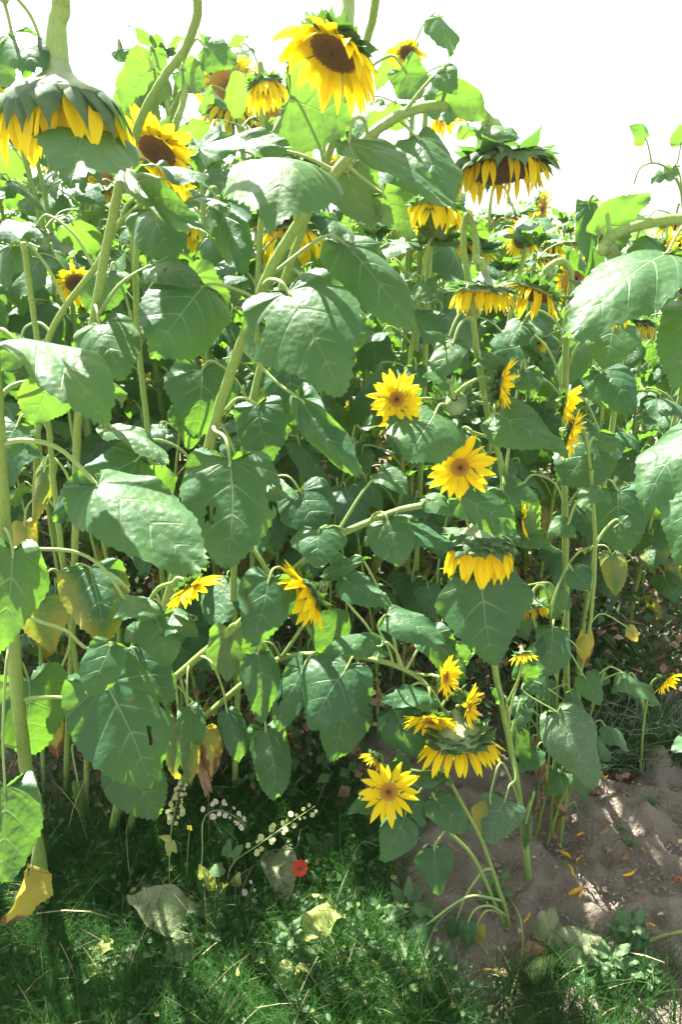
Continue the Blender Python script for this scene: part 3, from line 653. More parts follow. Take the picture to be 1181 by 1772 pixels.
H.leaf((620, 1140), (600, 1215, 1.27), (572, 1318, 1.24), 92, rnd=.5, up=.4, pa=.1, kind=1)
H.leaf((700, 1158), (660, 1118, 1.26), (560, 1128, 1.22), 50, up=1.0, roll=-10)
H.leaf((600, 1133), (590, 1110, 1.34), (540, 1060, 1.32), 85, rnd=.1, up=.3)
H.leaf((738, 1190), (744, 1206, 1.22), (660, 1214, 1.18), 52, up=1.0, roll=5, side=.2)
H.leaf((735, 1190), (682, 1225, 1.25), (727, 1308, 1.22), 82, rnd=0, up=.3)
H.leaf((660, 1140), (595, 1002, 1.27), (678, 1050, 1.22), 60, up=.8, roll=0, via=[(640, 1090, 1.28), (600, 1040, 1.28)], kind=1)
H.leaf((680, 1150), (668, 1064, 1.26), (772, 1112, 1.22), 68, up=.8, roll=-5, via=[(672, 1120, 1.27), (655, 1085, 1.27)], kind=1)
H.leaf((700, 1160), (745, 1100, 1.29), (800, 1178, 1.27), 70, up=.5, rnd=.4, pa=.1)
H.leaf((690, 1155), (600, 975, 1.3), (560, 960, 1.28), 30, up=1)
H.leaf((560, 1030), (560, 1000, 1.29), (642, 965, 1.27), 32, up=1.2, roll=15)
H.leaf((765, 1225), (790, 1202, 1.24), (832, 1215, 1.22), 28, up=.6)
H.leaf((475, 1150), (440, 1110, 1.36), (408, 1180, 1.33), 60, back=True)
# --- I: two stems rising from the base at (880,1600)
I = Plant('I', 'small sunflower low in front with a single starry yellow flower facing the viewer', (876, 1600),
  [[(862, 1575, 1.17, .0042), (824, 1490, 1.18, .0042), (780, 1442, 1.19, .004), (738, 1408, 1.2, .0038), (705, 1392, 1.2, .0035), (683, 1380, 1.2, .0035)]])
I.head((673, 1370, 1.13), (.05, -.88, .42), 16, 44, cpt=0, npet=17, el=4, elv=14, grav=.15, pw=.33, nb=11, bl=.02, bel=0, back=.7, neck=.004, seed=51, bgrav=0, layers=1, curlv=.3)
I.leaf((740, 1408), (752, 1380, 1.17), (812, 1440, 1.13), 60, up=.8, kind=1, roll=0)
I.leaf((770, 1435), (752, 1466, 1.16), (760, 1550, 1.12), 58, up=.7, kind=1, pa=.1)
I.leaf((700, 1390), (702, 1412, 1.16), (662, 1492, 1.11), 66, up=.7, kind=1)
I.leaf((700, 1390), (712, 1378, 1.17), (733, 1432, 1.14), 36, up=.7, kind=1)
I.leaf((690, 1385), (652, 1385, 1.16), (602, 1408, 1.13), 36, up=.8, kind=1)
I.leaf((715, 1395), (778, 1345, 1.18), (698, 1352, 1.15), 34, up=1.2, kind=1)
I.leaf((700, 1390), (700, 1345, 1.2), (690, 1300, 1.2), 40, up=.5, kind=1)
I2 = Plant('I2', 'young sunflower stem rising left from the bare soil to the flower cluster', (886, 1602),
  [[(868, 1550, 1.18, .0048), (835, 1455, 1.20, .0046), (800, 1390, 1.22, .0044), (768, 1332, 1.24, .0042), (742, 1290, 1.25, .0035), (700, 1262, 1.25, .003)],
   [(768, 1332, 1.24, .0025), (735, 1335, 1.24, .0025), (700, 1330, 1.24, .0022), (662, 1322, 1.24, .002)]])
I2.head((650, 1310, 1.25), (-.5, -.3, -.6), 8, 22, cpt=1, npet=10, el=40, grav=.4, wilt=.4, nb=8, bl=.012, back=.8, neck=.003, seed=52)
I2.leaf((880, 1585), (812, 1592, 1.14), (808, 1642, 1.11), 34, up=.7, via=[(850, 1568, 1.16), (825, 1572, 1.15)], kind=1)
I2.leaf((878, 1590), (826, 1600, 1.15), (832, 1635, 1.13), 26, yel=.7, via=[(845, 1575, 1.16)], kind=1)
I2.leaf((850, 1500), (792, 1590, 1.16), (780, 1625, 1.14), 30, up=.7, kind=1)
I2.leaf((870, 1560), (742, 1598, 1.12), (700, 1638, 1.1), 30, up=.8, kind=1, via=[(810, 1552, 1.14)])
I2.leaf((742, 1290), (720, 1272, 1.27), (690, 1245, 1.27), 40, rnd=.1)
# --- J: the branching sunflower with many small open flowers (right of centre)
J = Plant('J', 'branching sunflower on the right with several small open yellow flowers up its stem', (918, 1518),
  [[(903, 1400, 1.30, .0078), (884, 1290, 1.31, .0075), (858, 1160, 1.32, .0072), (846, 1040, 1.34, .007), (862, 920, 1.36, .0066), (872, 830, 1.37, .0062), (850, 740, 1.38, .006), (828, 620, 1.38, .006), (815, 510, 1.38, .006), (803, 425, 1.38, .0055), (808, 372, 1.38, .005), (822, 400, 1.37, .005), (826, 450, 1.37, .006)],
   [(866, 900, 1.36, .0035), (842, 870, 1.33, .0032), (818, 845, 1.31, .003)],
   [(855, 760, 1.38, .0035), (790, 735, 1.34, .004), (782, 690, 1.32, .0042), (778, 660, 1.31, .004)],
   [(843, 700, 1.38, .0035), (800, 690, 1.35, .0035), (745, 690, 1.32, .003), (715, 690, 1.31, .003)],
   [(775, 700, 1.33, .004), (800, 672, 1.32, .004), (830, 655, 1.32, .0038), (848, 655, 1.32, .004)],
   [(862, 915, 1.36, .003), (880, 900, 1.36, .003), (893, 897, 1.36, .003)],
   [(872, 1230, 1.31, .003), (900, 1170, 1.31, .0026), (905, 1130, 1.31, .0026), (904, 1122, 1.31, .0026)],
   [(740, 745, 1.31, .002), (715, 728, 1.31, .002), (702, 722, 1.31, .002)]])
J.head((687, 691, 1.28), (-.10, -.90, .30), 14, 40, cpt=3, npet=12, el=6, elv=14, grav=.15, pw=.34, nb=11, bl=.02, bel=0, back=.7, neck=.004, seed=61, bgrav=0, layers=2, curlv=.3)
J.head((797, 809, 1.27), (.06, -.97, .12), 17, 46, cpt=1, npet=12, el=5, elv=10, grav=.15, pw=.36, nb=11, bl=.02, bel=0, back=.7, neck=.004, seed=62, bgrav=0, layers=2, curlv=.3)
J.head((872, 662, 1.30), (.86, -.34, -.05), 19, 33, cpt=4, npet=15, el=18, grav=.1, pw=.28, nb=12, bl=.026, bel=-5, back=.9, neck=.005, seed=63, bgrav=0)
J.head((787, 702, 1.33), (.15, .75, -.55), 27, 34, cpt=2, npet=12, el=30, grav=.2, nb=15, bl=.03, bel=-15, back=.8, neck=.006, seed=64, bgrav=0, missing=.6, layers=1, bw=.5)
J.head((908, 897, 1.34), (.85, -.45, .05), 13, 30, cpt=5, npet=13, el=15, grav=.1, nb=10, bl=.018, bel=0, back=.8, neck=.004, seed=65, bgrav=0)
J.head((905, 1133, 1.29), (.1, -.6, -.7), 9, 21, cpt=6, npet=11, el=35, grav=.3, nb=9, bl=.014, bel=10, back=.8, neck=.003, seed=66, layers=1)
J.head((681, 733, 1.30), (-.6, -.5, -.5), 9, 30, cpt=7, npet=8, el=15, grav=.1, nb=8, bl=.014, bel=0, back=.8, neck=.003, seed=67, layers=1)
J.head((836, 505, 1.38), (-.05, -.1, -1), 40, 38, cpt=0, npet=18, el=45, elv=22, grav=1.3, wilt=.15, pw=.26, nb=15, bl=.035, bel=0, bgrav=.6, bw=.5, back=.6, neck=.008, seed=68, dome=.15, curlv=.8, missing=.1)
J.leaf((785, 720), (755, 713, 1.29), (704, 800, 1.19), 152, roll=-14, arch=.08, up=1.0, side=.35, rnd=.9, wave=.025)
J.leaf((852, 740), (858, 714, 1.31), (985, 788, 1.20), 88, roll=10, arch=.1, up=1.2, rnd=.9, wave=.03)
J.leaf((820, 560), (786, 590, 1.33), (752, 655, 1.3), 62, up=.7, roll=8, rnd=.8)
J.leaf((818, 540), (775, 592, 1.34), (733, 574, 1.32), 28, up=1)
J.leaf((828, 610), (832, 620, 1.34), (898, 648, 1.32), 40, up=1.0, rnd=.9)
J.leaf((790, 700), (775, 662, 1.3), (732, 650, 1.28), 38, up=1, rnd=.9)
J.leaf((800, 750), (820, 755, 1.33), (785, 790, 1.32), 45, up=.6)
J.leaf((860, 900), (782, 838, 1.3), (736, 838, 1.29), 28, up=1)
J.leaf((868, 870), (840, 862, 1.31), (862, 845, 1.30), 20, up=.5)
J.leaf((862, 915), (895, 932, 1.33), (970, 955, 1.3), 30, up=1, roll=0, rnd=.9)
J.leaf((888, 1300), (876, 1382, 1.24), (848, 1462, 1.19), 78, up=.7, wil=.8, side=.4, via=[(893, 1345, 1.27), (882, 1360, 1.25)], kind=1, lbl='leaf speckled with pale mildew')
J.leaf((900, 1400), (850, 1395, 1.24), (835, 1450, 1.2), 55, up=.4, yel=.45, wil=.2, kind=1, via=[(870, 1320, 1.28), (850, 1370, 1.25)])
J.leaf((905, 1420), (912, 1420, 1.27), (910, 1468, 1.26), 24, yel=.35, side=1, via=[(925, 1370, 1.28)])
J.leaf((858, 1160), (812, 1140, 1.29), (790, 1110, 1.27), 30, up=.6)
J.leaf((884, 1290), (870, 1210, 1.31), (850, 1190, 1.3), 24, up=.6)
J.leaf((880, 1260), (905, 1170, 1.33), (945, 1100, 1.32), 45, up=.3, rnd=.8)
J.leaf((884, 1290), (905, 1215, 1.33), (902, 1260, 1.3), 40, up=.4, rnd=.5)
J.leaf((868, 850), (910, 640, 1.36), (925, 690, 1.34), 50, up=.4, rnd=.2)
J.leaf((870, 820), (872, 850, 1.34), (935, 940, 1.34), 75, rnd=.1, up=.1)
# --- K: right-hand thin stem with two side-facing flowers
K = Plant('K', 'thin right-hand sunflower stem with two flowers turned to the right', (972, 1452),
  [[(985, 1330, 1.42, .0042), (1003, 1180, 1.40, .0042), (1022, 1080, 1.38, .004), (1031, 960, 1.36, .0038), (1027, 860, 1.34, .0036), (1018, 775, 1.32, .003), (1006, 735, 1.31, .003), (990, 725, 1.31, .003), (983, 735, 1.31, .003), (980, 742, 1.31, .003)],
   [(1012, 752, 1.32, .0028), (1000, 712, 1.32, .0028), (982, 695, 1.32, .0028), (972, 694, 1.32, .0028)]])
K.head((981, 697, 1.30), (.86, -.40, -.10), 13, 30, cpt=1, npet=13, el=25, nb=10, bl=.018, bel=0, back=.8, neck=.004, seed=71, bgrav=0, pw=.42)
K.head((988, 752, 1.29), (.86, -.42, -.20), 15, 33, cpt=0, npet=15, el=15, nb=10, bl=.018, bel=0, back=.8, neck=.004, seed=72, bgrav=0)
K.leaf((1003, 1190), (965, 1232, 1.32), (1031, 1364, 1.24), 92, roll=5, wil=.9, up=.8, kind=1, via=[(1000, 1225, 1.37), (930, 1180, 1.36), (905, 1195, 1.34)], rnd=.7, lbl='hanging leaf dusted with pale mildew', pr=2.0)
K.leaf((1010, 1140), (1013, 1172, 1.34), (1040, 1220, 1.3), 44, up=.6, kind=1, via=[(990, 1110, 1.36), (975, 1105, 1.36), (1000, 1150, 1.35)], pr=1.8)
K.leaf((1020, 1075), (1090, 1088, 1.38), (1105, 1110, 1.38), 22, yel=.55, via=[(1045, 1062, 1.38)], pr=1.6)
K.leaf((1015, 1110), (1015, 1100, 1.38), (1012, 1150, 1.38), 28, yel=.7)
K.leaf((1027, 860), (1040, 846, 1.32), (1003, 878, 1.29), 50, up=1, roll=10)
K.leaf((1025, 830), (1030, 790, 1.34), (1010, 815, 1.33), 36, up=.8, rnd=1)
K.leaf((1028, 880), (985, 905, 1.34), (950, 925, 1.33), 44, up=.4, via=[(1000, 870, 1.34)])
K.leaf((1030, 940), (1075, 905, 1.36), (1100, 920, 1.35), 40, up=.4)
K.leaf((1018, 775), (1030, 760, 1.34), (1078, 772, 1.34), 36, up=.3)
K2 = Plant('K2', 'small bud-bearing sunflower stem with a wilted orange flower and heart-shaped leaf', (955, 1440),
  [[(962, 1280, 1.42, .0036), (965, 1160, 1.40, .0034), (955, 1075, 1.38, .003), (948, 1025, 1.37, .0028), (935, 1012, 1.36, .0028), (925, 1020, 1.36, .003)],
   [(952, 1050, 1.37, .0022), (955, 1010, 1.36, .002), (900, 1015, 1.35, .002)]])
K2.head((925, 1048, 1.35), (.1, -.3, -1), 12, 24, cpt=0, npet=11, el=50, grav=1.2, wilt=.75, nb=11, bl=.026, bel=10, bgrav=.3, bw=.4, back=1.0, neck=.004, seed=75, disc='old')
K2.leaf((958, 1090), (957, 1087, 1.33), (948, 1170, 1.28), 70, up=.6, kind=1, wil=.15)
K2.leaf((955, 1060), (990, 985, 1.37), (1022, 1022, 1.35), 48, up=.5, kind=1)
K2.leaf((962, 1180), (940, 1165, 1.38), (905, 1200, 1.36), 44, up=.5, kind=1)
K2.leaf((963, 1170), (975, 1060, 1.4), (940, 1010, 1.4), 60, up=.2, rnd=.3, kind=1)
K2.leaf((965, 1220), (1010, 1245, 1.4), (985, 1275, 1.38), 30, up=.5, kind=1)
K2.leaf((960, 1320), (895, 1250, 1.35), (912, 1330, 1.33), 34, up=.5, kind=1)
# --- L: stem behind at x=980
Lp = Plant('L', 'upright sunflower behind the right-hand flowers with a shaggy head seen from below', (985, 1335),
  [[(982, 1160, 1.66, .008), (980, 960, 1.64, .008), (978, 760, 1.62, .0078), (980, 620, 1.60, .0075), (984, 540, 1.58, .007), (990, 480, 1.56, .006), (975, 452, 1.54, .006), (950, 462, 1.52, .006), (938, 480, 1.52, .006)]])
Lp.head((922, 508, 1.50), (-.35, -.25, -.9), 34, 42, cpt=0, npet=17, el=45, elv=30, grav=1.3, wilt=.3, pw=.26, nb=15, bl=.035, bel=0, bgrav=.6, bw=.5, back=.6, neck=.008, seed=81, disc='ripe', missing=.25, curlv=.9, twistv=2)
Lp.leaf((980, 640), (1045, 640, 1.5), (1095, 720, 1.44), 85, up=.2, roll=-20, via=[(1010, 590, 1.52)])
Lp.leaf((980, 700), (1038, 745, 1.52), (975, 842, 1.48), 120, rnd=0, up=.3, via=[(1010, 690, 1.54)])
Lp.leaf((980, 700), (900, 600, 1.55), (850, 610, 1.5), 80, rnd=.2, up=.6)
Lp.leaf((980, 880), (900, 850, 1.55), (870, 920, 1.5), 80, rnd=.3, up=.4)
Lp.leaf((980, 880), (1070, 850, 1.56), (1085, 960, 1.5), 105, rnd=0, up=.3, yel=.1)
Lp.leaf((980, 980), (1060, 960, 1.6), (1066, 1030, 1.56), 44, rnd=.6, yel=.38, up=.3)
Lp.leaf((980, 560), (1020, 510, 1.5), (1000, 560, 1.45), 60, rnd=.8, up=.9)
Lp.leaf((984, 540), (1062, 560, 1.5), (1045, 640, 1.46), 90, rnd=.9, up=.8)
Lp.leaf((980, 600), (905, 560, 1.54), (880, 600, 1.5), 60, rnd=.2, up=.9)
# --- M: plant off the right edge, its head nodding behind a big leaf
M = Plant('M', 'sunflower at the right edge whose arched neck ends in a pale swollen head', (1300, 1500),
  [[(1330, 1200, 1.34, .010), (1345, 900, 1.28, .010), (1330, 620, 1.22, .0095), (1290, 450, 1.18, .009), (1230, 388, 1.16, .0085), (1165, 380, 1.15, .008), (1100, 392, 1.14, .0078), (1058, 412, 1.14, .0085), (1045, 432, 1.14, .010)]])
M.head((1042, 520, 1.15), (-.18, -.05, -1), 34, 44, cpt=0, npet=14, el=50, grav=1.0, nb=13, bl=.04, bel=35, bgrav=.8, back=1.5, neck=.012, neckr=.011, seed=85, wilt=.1)
M.leaf((1240, 395), (1158, 434, 1.1), (982, 586, .98), 172, roll=8, arch=.08, side=.3, up=.9, rnd=.8, wave=.03, pa=.3)
M.leaf((1300, 500), (1215, 530, 1.05), (1165, 672, .98), 130, roll=0, arch=.08, up=.8, rnd=.8)
M.leaf((1056, 415), (1038, 410, 1.15), (1128, 336, 1.15), 78, back=True, roll=20, via=[(1035, 395, 1.15)], arch=.12)
M.leaf((1060, 415), (1020, 352, 1.2), (1018, 505, 1.16), 62, roll=-30, rnd=.4, up=.1, side=.3)
M.leaf((1320, 700), (1215, 740, 1.2), (1115, 885, 1.12), 130, roll=10, rnd=.3, up=.6, side=.7, wave=.05)
M.leaf((1320, 760), (1210, 860, 1.25), (1175, 980, 1.2), 100, rnd=.1, up=.4)
M.leaf((1340, 1200), (1215, 1280, 1.2), (1165, 1300, 1.15), 50, rnd=.8, up=.9, wil=.5)
# --- N: the head in the top middle
Np = Plant('N', 'tall sunflower with an open yellow head tilted down at the top centre', (405, 1400),
  [[(412, 1200, 1.62, .008), (405, 1000, 1.58, .008), (425, 760, 1.54, .008), (452, 630, 1.52, .008), (480, 520, 1.50, .0078), (548, 330, 1.44, .007), (612, 140, 1.36, .0065), (648, 20, 1.28, .0065), (645, -60, 1.22, .007), (610, -75, 1.19, .008), (590, -40, 1.18, .009)]])
Np.head((578, 92, 1.15), (-.42, -.40, -.85), 44, 74, cpt=0, npet=18, el=14, elv=16, grav=.9, pw=.34, nb=15, bl=.034, bel=12, bgrav=.3, back=.8, neck=.014, neckr=.013, seed=91, disc='ripe', dome=.12, curlv=.5, wilt=.02)
Np.leaf((560, 300), (500, 172, 1.36), (612, 222, 1.32), 140, back=True, roll=10)
Np.leaf((600, 190), (700, 120, 1.36), (730, 170, 1.34), 70, back=True)
Np.leaf((500, 470), (560, 600, 1.44), (650, 560, 1.4), 90, rnd=.3, up=.3)
Np.leaf((430, 740), (500, 640, 1.48), (520, 740, 1.44), 90, rnd=0, up=.3, via=[(470, 655, 1.5)])
Np.leaf((430, 700), (350, 640, 1.5), (335, 760, 1.45), 120, rnd=.5, up=.1)
Np.leaf((420, 820), (340, 720, 1.5), (290, 720, 1.46), 100, rnd=.3, up=.2)
Np.leaf((410, 900), (520, 850, 1.5), (560, 920, 1.45), 110, rnd=0, up=.3)
# --- O: leaves and head (280,260), upper left background
Op = Plant('O', 'sunflower behind the top left head, its flower half hidden by a backlit leaf', (300, 1330),
  [[(290, 1100, 1.75, .007), (262, 800, 1.7, .007), (240, 600, 1.66, .007), (236, 430, 1.62, .0065), (255, 300, 1.56, .006), (300, 190, 1.5, .006), (322, 150, 1.46, .006), (310, 200, 1.43, .006), (296, 235, 1.42, .006)]])
Op.head((272, 262, 1.38), (-.30, -.62, -.70), 34, 60, cpt=0, npet=18, el=8, grav=.3, pw=.36, nb=13, bl=.035, bel=0, back=.8, neck=.008, seed=95, disc='ripe', layers=2)
Op.leaf((262, 270), (262, 118, 1.46), (212, 190, 1.42), 100, back=True, roll=-20, rnd=1)
Op.leaf((262, 260), (235, 165, 1.46), (250, 252, 1.42), 85, back=True, roll=10)
Op.leaf((255, 300), (205, 85, 1.5), (238, 108, 1.5), 40, up=1)
Op.leaf((300, 190), (318, 118, 1.46), (350, 160, 1.45), 60, back=True)
Op.leaf((300, 190), (355, 82, 1.46), (412, 112, 1.45), 60, up=.4)
Op.leaf((290, 210), (260, 90, 1.5), (275, 140, 1.5), 50, back=True)
Op.leaf((240, 560), (330, 480, 1.6), (380, 560, 1.58), 90, back=True)
Op.leaf((240, 620), (190, 470, 1.6), (150, 540, 1.58), 90, back=False, rnd=.9, up=1)
P_ = Plant('P', 'sunflower leaning into the top left corner with dark ragged leaves', (-120, 1500),
  [[(-150, 1100, 1.3, .008), (-170, 600, 1.25, .008), (-140, 250, 1.2, .008), (-90, 60, 1.15, .007), (-40, -20, 1.12, .006), (10, 0, 1.1, .005)]])
P_.leaf((0, -5), (20, 58, 1.12), (62, 128, 1.08), 105, rnd=0, up=.3, side=.6)
P_.leaf((-20, -10), (70, 70, 1.13), (40, 135, 1.1), 48, rnd=.1, up=.4)
P_.leaf((-90, 60), (-30, 90, 1.15), (15, 150, 1.12), 90, back=True, rnd=.3)

# ------------------------------------------------------------------ field plants (prototypes, then copies)
def field_plant(seed, h, facing, flower='nod', detail=1, wilt=.1):
    rd = random.Random(seed); root = empty('sunflower_plant', (0, 0, 0), 'x', 'sunflower')
    lean = rd.uniform(-.12, .12); bx = rd.uniform(0, 6.28)
    dirl = np.array([math.cos(bx), math.sin(bx), 0])
    fd = np.array([math.cos(facing), math.sin(facing), 0])
    P = [np.array([0, 0, -.03])]
    for k in range(1, 6): P.append(dirl * lean * (k / 5) ** 1.6 + np.array([0, 0, h * k / 5]))
    hr = rd.uniform(.055, .085) if flower != 'small' else rd.uniform(.028, .04); arc = hr * 1.6
    top = P[-1]
    if flower == 'nod': P += [top + fd * arc * .6 + UP * arc * .35, top + fd * arc * 1.25 + UP * arc * .1, top + fd * arc * 1.4 - UP * arc * .12]
    if not flower: P[-1] = P[-1] - UP * .03 + fd * .03; P.append(P[-1] + fd * .03 + UP * .006)
    C = spline(P, 26 if detail else 12)
    r0 = rd.uniform(.008, .011); rad = np.linspace(r0, r0 * .62, len(C)); mb = MB(); tube(mb, C, rad, 8 if detail else 5, (.5, 0, .2))
    nl = rd.randint(22, 27); leaves = MB(); parts = []
    for k in range(nl):
        f = .16 + .80 * (k + rd.uniform(-.3, .3)) / nl; z = h * f
        i = int(np.argmin(np.abs(C[:int(len(C) * .8), 2] - z))); O = C[i]
        th = k * 2.4 + rd.uniform(-.4, .4); d = np.array([math.cos(th), math.sin(th), 0])
        pl_ = rd.uniform(.08, .17) * (1 - .35 * f); B = O + d * pl_ + UP * pl_ * rd.uniform(.2, .6)
        L = rd.uniform(.08, .205) * (1 - .40 * max(0, f - .6) / .4) * (.75 if f < .3 else 1)
        dead = f < .42 and rd.random() < .5
        drop = rd.uniform(.3, 1.3) if not dead else 1.45
        my = d * math.cos(drop) - UP * math.sin(drop); my = nz(my + np.array([rd.uniform(-.2, .2), rd.uniform(-.2, .2), 0]))
        nn = d * math.sin(drop) + UP * math.cos(drop); T = B + my * L
        nn = rotv(nn, my, rd.uniform(-.5, .5)); yel = rd.uniform(.4, .9) if dead else (rd.uniform(.1, .4) if rd.random() < .15 else 0)
        m2 = MB() if detail == 2 else leaves
        leaf_geo(m2, B, T, nn, L * rd.uniform(.75, 1.0) * (.55 if dead else 1), *((28, 7) if detail == 2 else (20, 5) if detail else (10, 3)), arch=rd.uniform(.05, .16), side=rd.uniform(.1, .6) * (2 if dead else 1),
                 fold=rd.uniform(-.1, .15), wave=.035, serr=.035, seed=seed * 50 + k, tint=(rd.random() ** .7, yel, 0), curl=rd.uniform(0, .25))  # tint skewed towards the paler green, imitating sunlit field leaves
        pt = spline([O, O + (B - O) * .4 + UP * pl_ * .25, B - my * .01 + UP * .012, B + my * .01], 8 if detail else 4)
        if detail == 2:
            lo = m2.build('leaf', LEAF, root); pm = MB(); tube(pm, pt, [.0032, .0022], 6, (.5, 0, .5)); pm.build('petiole', STEM, lo)
        else: tube(mb, pt, [.0032, .0022], 5 if detail else 3, (.5, 0, .5), cap=False)
    if not flower:
        for k in range(9):
            th = k * 2.4; d = np.array([math.cos(th), math.sin(th), 0]); L = rd.uniform(.05, .13); up_ = rd.uniform(-.1, .9); my = nz(d + UP * up_); O = C[-1 - k % 4]; m2 = MB() if detail == 2 else leaves
            leaf_geo(m2, O + my * .012, O + my * L, UP - d * up_, L * .62, 16, 4, .1, .3, 0, .05, .04, seed * 50 + 40 + k, 1, (rd.random(), 0, 0), .1)
            if detail == 2: m2.build('leaf', LEAF, root)
        for k in range(8):
            th = k * .785; d = np.array([math.cos(th), math.sin(th), .5]); blade(mb, C[-1], d, np.cross(UP, d), .035, .016, BRP, 4, -.6, -1.2, fd, 0, -.1, (.5, 0, .1))
    mb.build('stem', STEM, root)
    if detail != 2: leaves.build('foliage', LEAF, root)
    if flower:
        if flower == 'nod': F = nz(-UP + fd * .25); back = .6; Cn = C[-1] + F * hr * back * 1.4
        else: F = nz(fd + UP * rd.uniform(-.2, .3)); back = .7; Cn = C[-1] + F * hr * back * 1.4
        flower_head(root, (0, 0, 0), Cn, F, hr, hr * rd.uniform(.75, 1.0), npet=18, el=35 if flower == 'nod' else 8, elv=20, grav=.9 if flower == 'nod' else .2, wilt=wilt, layers=2 if detail else 1,
                    pw=.3, disc=rd.choice(['ripe', 'old']) if flower == 'nod' else 'young', nb=14, bl=hr * .8, bel=5, bgrav=.5, back=back, neck=.009, seed=seed, lod=1 if detail == 2 else 0, missing=.15 if wilt > .2 else 0, curlv=.7, dome=.18)
    return root
def kids(o): return list(o.children)
def copy_tree(o, parent=None):
    c = o.copy(); COL.objects.link(c); c.parent = parent
    for ch in kids(o): copy_tree(ch, c)
    return c
rf = random.Random(77)
mid_protos = [field_plant(100 + i, 1.62, R(a), f, 2, wt) for i, (a, f, wt) in enumerate([(-90, None, .1), (-20, None, .3), (-140, None, 0), (-60, None, .0), (60, None, .4)])]
low_protos = [field_plant(200 + i, 1.62, R(a), f, 1, wt) for i, (a, f, wt) in enumerate([(-90, 'nod', .1), (-30, 'nod', .3), (-150, None, 0), (-60, 'face', .0), (40, 'nod', .4), (-110, None, .2)])]
far_protos = [field_plant(300 + i, 1.62, R(a), f, 0, wt) for i, (a, f, wt) in enumerate([(-90, 'nod', .1), (-30, 'nod', .3), (-150, 'nod', 0), (-60, 'face', .0), (40, 'nod', .4), (-110, 'nod', .2)])]
used = set()
def place(protos, x, y, hz, grp, label, rz=None):
    p = rf.choice(protos)
    if p.name in used: o = copy_tree(p)
    else: o = p; used.add(p.name)
    s = hz / 1.62; o.location = (x, y, 0); o.rotation_euler = (rf.uniform(-.04, .04), rf.uniform(-.04, .04), rf.uniform(-.6, .6) if rz is None else rz); o.scale = (s * rf.uniform(.95, 1.1),) * 2 + (s,)
    o['label'] = label; o['group'] = grp; o['category'] = 'sunflower'
def hmax(x, y):
    """canopy height: the near left of the field stands taller than the right"""
    k = x / max(y, .1)
    side = np.interp(k, [-.5, -.1, .12, .28, .5], [2.0, 1.98, 1.78, 1.60, 1.62])
    tall = np.interp(k, [-.6, 0.04, .13], [.92, .90, .86]) if y < 3.3 else np.interp(k, [-.6, 0.04, .13], [1.16, 1.12, 1.0])
    return side * tall * np.interp(y, [1.6, 3, 6], [1.0, .97, .93])
Y = 1.95; nmid = nlow = nfar = 0; row = 0
while Y < 60 and nfar < 30:
    hw = .50 * Y + .5; st = .21 if Y < 3.2 else (.34 if Y < 9 else .36 + (Y - 9) * .09)
    x = -hw + rf.uniform(0, st)
    while x < hw:
        xx = x + rf.uniform(-.07, .07); yy = Y + rf.uniform(-.12, .12)
        if yy < 2.05 and xx > .45: x += st; continue
        if yy < 2.15 and rf.random() < .25: x += st; continue
        h = hmax(xx, yy) * rf.uniform(.86, 1.03)
        if Y < 2.6: place(mid_protos, xx, yy, h, 'sunflowers just behind the front row', 'leafy flowerless sunflower standing just behind the front row'); nmid += 1
        elif Y < 7: place(low_protos, xx, yy, h, 'sunflowers deeper in the field', 'sunlit sunflower deeper in the dense field, nodding head among leaves'); nlow += 1
        else: place(far_protos, xx, yy, h, 'distant sunflowers of the field', 'distant small sunflower along the bright far edge of the field'); nfar += 1
        x += st
    Y += .36 if Y < 2.9 else (.45 if Y < 4.5 else (.9 if Y < 9 else .9 + (Y - 9) * .2))
for p in mid_protos + low_protos + far_protos:
    if p.name not in used:
        for c in kids(p):
            for g in kids(c): bpy.data.objects.remove(g)
            bpy.data.objects.remove(c)
        bpy.data.objects.remove(p)

# plants of the second rows whose heads the photograph shows
def back_plant(key, label, px, py, Y_, F, Rpx, plpx, leaves=8, bend=None, **k):
    F = nz(F); c = at(px, py, Y_); sc = depth(c) / FPX; Rd = Rpx * sc; J = c - F * Rd * .9; b = np.array([c[0] - F[0] * .12, c[1] + .10, 0.0]); b[2] = float(gz(b[0], b[1]))
    root = empty('sunflower_plant', b, label, 'sunflower'); out = np.array([-F[0], -F[1], 0]) * .09
    P = [b, b + np.array([0, 0, J[2] * .4]), np.array([b[0], b[1], J[2] * .8]), np.array([b[0], b[1], J[2] - .02]) , J + out * .5 + UP * Rd * .7 * max(0, -F[2]), J + F * .003]
    C = spline(P, 34); mb = MB(); tube(mb, C, [.009, .0065], 9, (.5, 0, .25)); mb.build('stem', STEM, root, b)
    flower_head(root, b, c, F, Rd, plpx * sc, back=.65, neck=.009, seed=len(label), **k); rd = random.Random(len(label) * 3)
    for q in range(leaves):
        f = .35 + .6 * q / leaves; O = C[int(f * 26)]; th = q * 2.4 + rd.random(); d = np.array([math.cos(th), math.sin(th), 0]); pl_ = rd.uniform(.07, .14); B = O + d * pl_ + UP * pl_ * .4; L = rd.uniform(.13, .2) * (1.2 - .4 * f)
        dr = rd.uniform(.4, 1.2); my = d * math.cos(dr) - UP * math.sin(dr); nn = d * math.sin(dr) + UP * math.cos(dr); m2 = MB(); leaf_geo(m2, B, B + my * L, nn, L * .9, 26, 6, .1, .4, 0, .04, .04, len(label) * 40 + q, 0, (rd.random(), 0, 0))
        lo = m2.build('leaf', LEAF, root, b); pm = MB(); tube(pm, spline([O, O + (B - O) * .4 + UP * pl_ * .25, B - my * .01 + UP * .01, B + my * .008], 8), [.003, .002], 6, (.5, 0, .5)); pm.build('petiole', STEM, lo, b)
nodk = dict(npet=18, el=48, elv=18, grav=1.1, pw=.3, nb=14, bl=.03, bel=10, bgrav=.5, disc='ripe', dome=.15, curlv=.7)
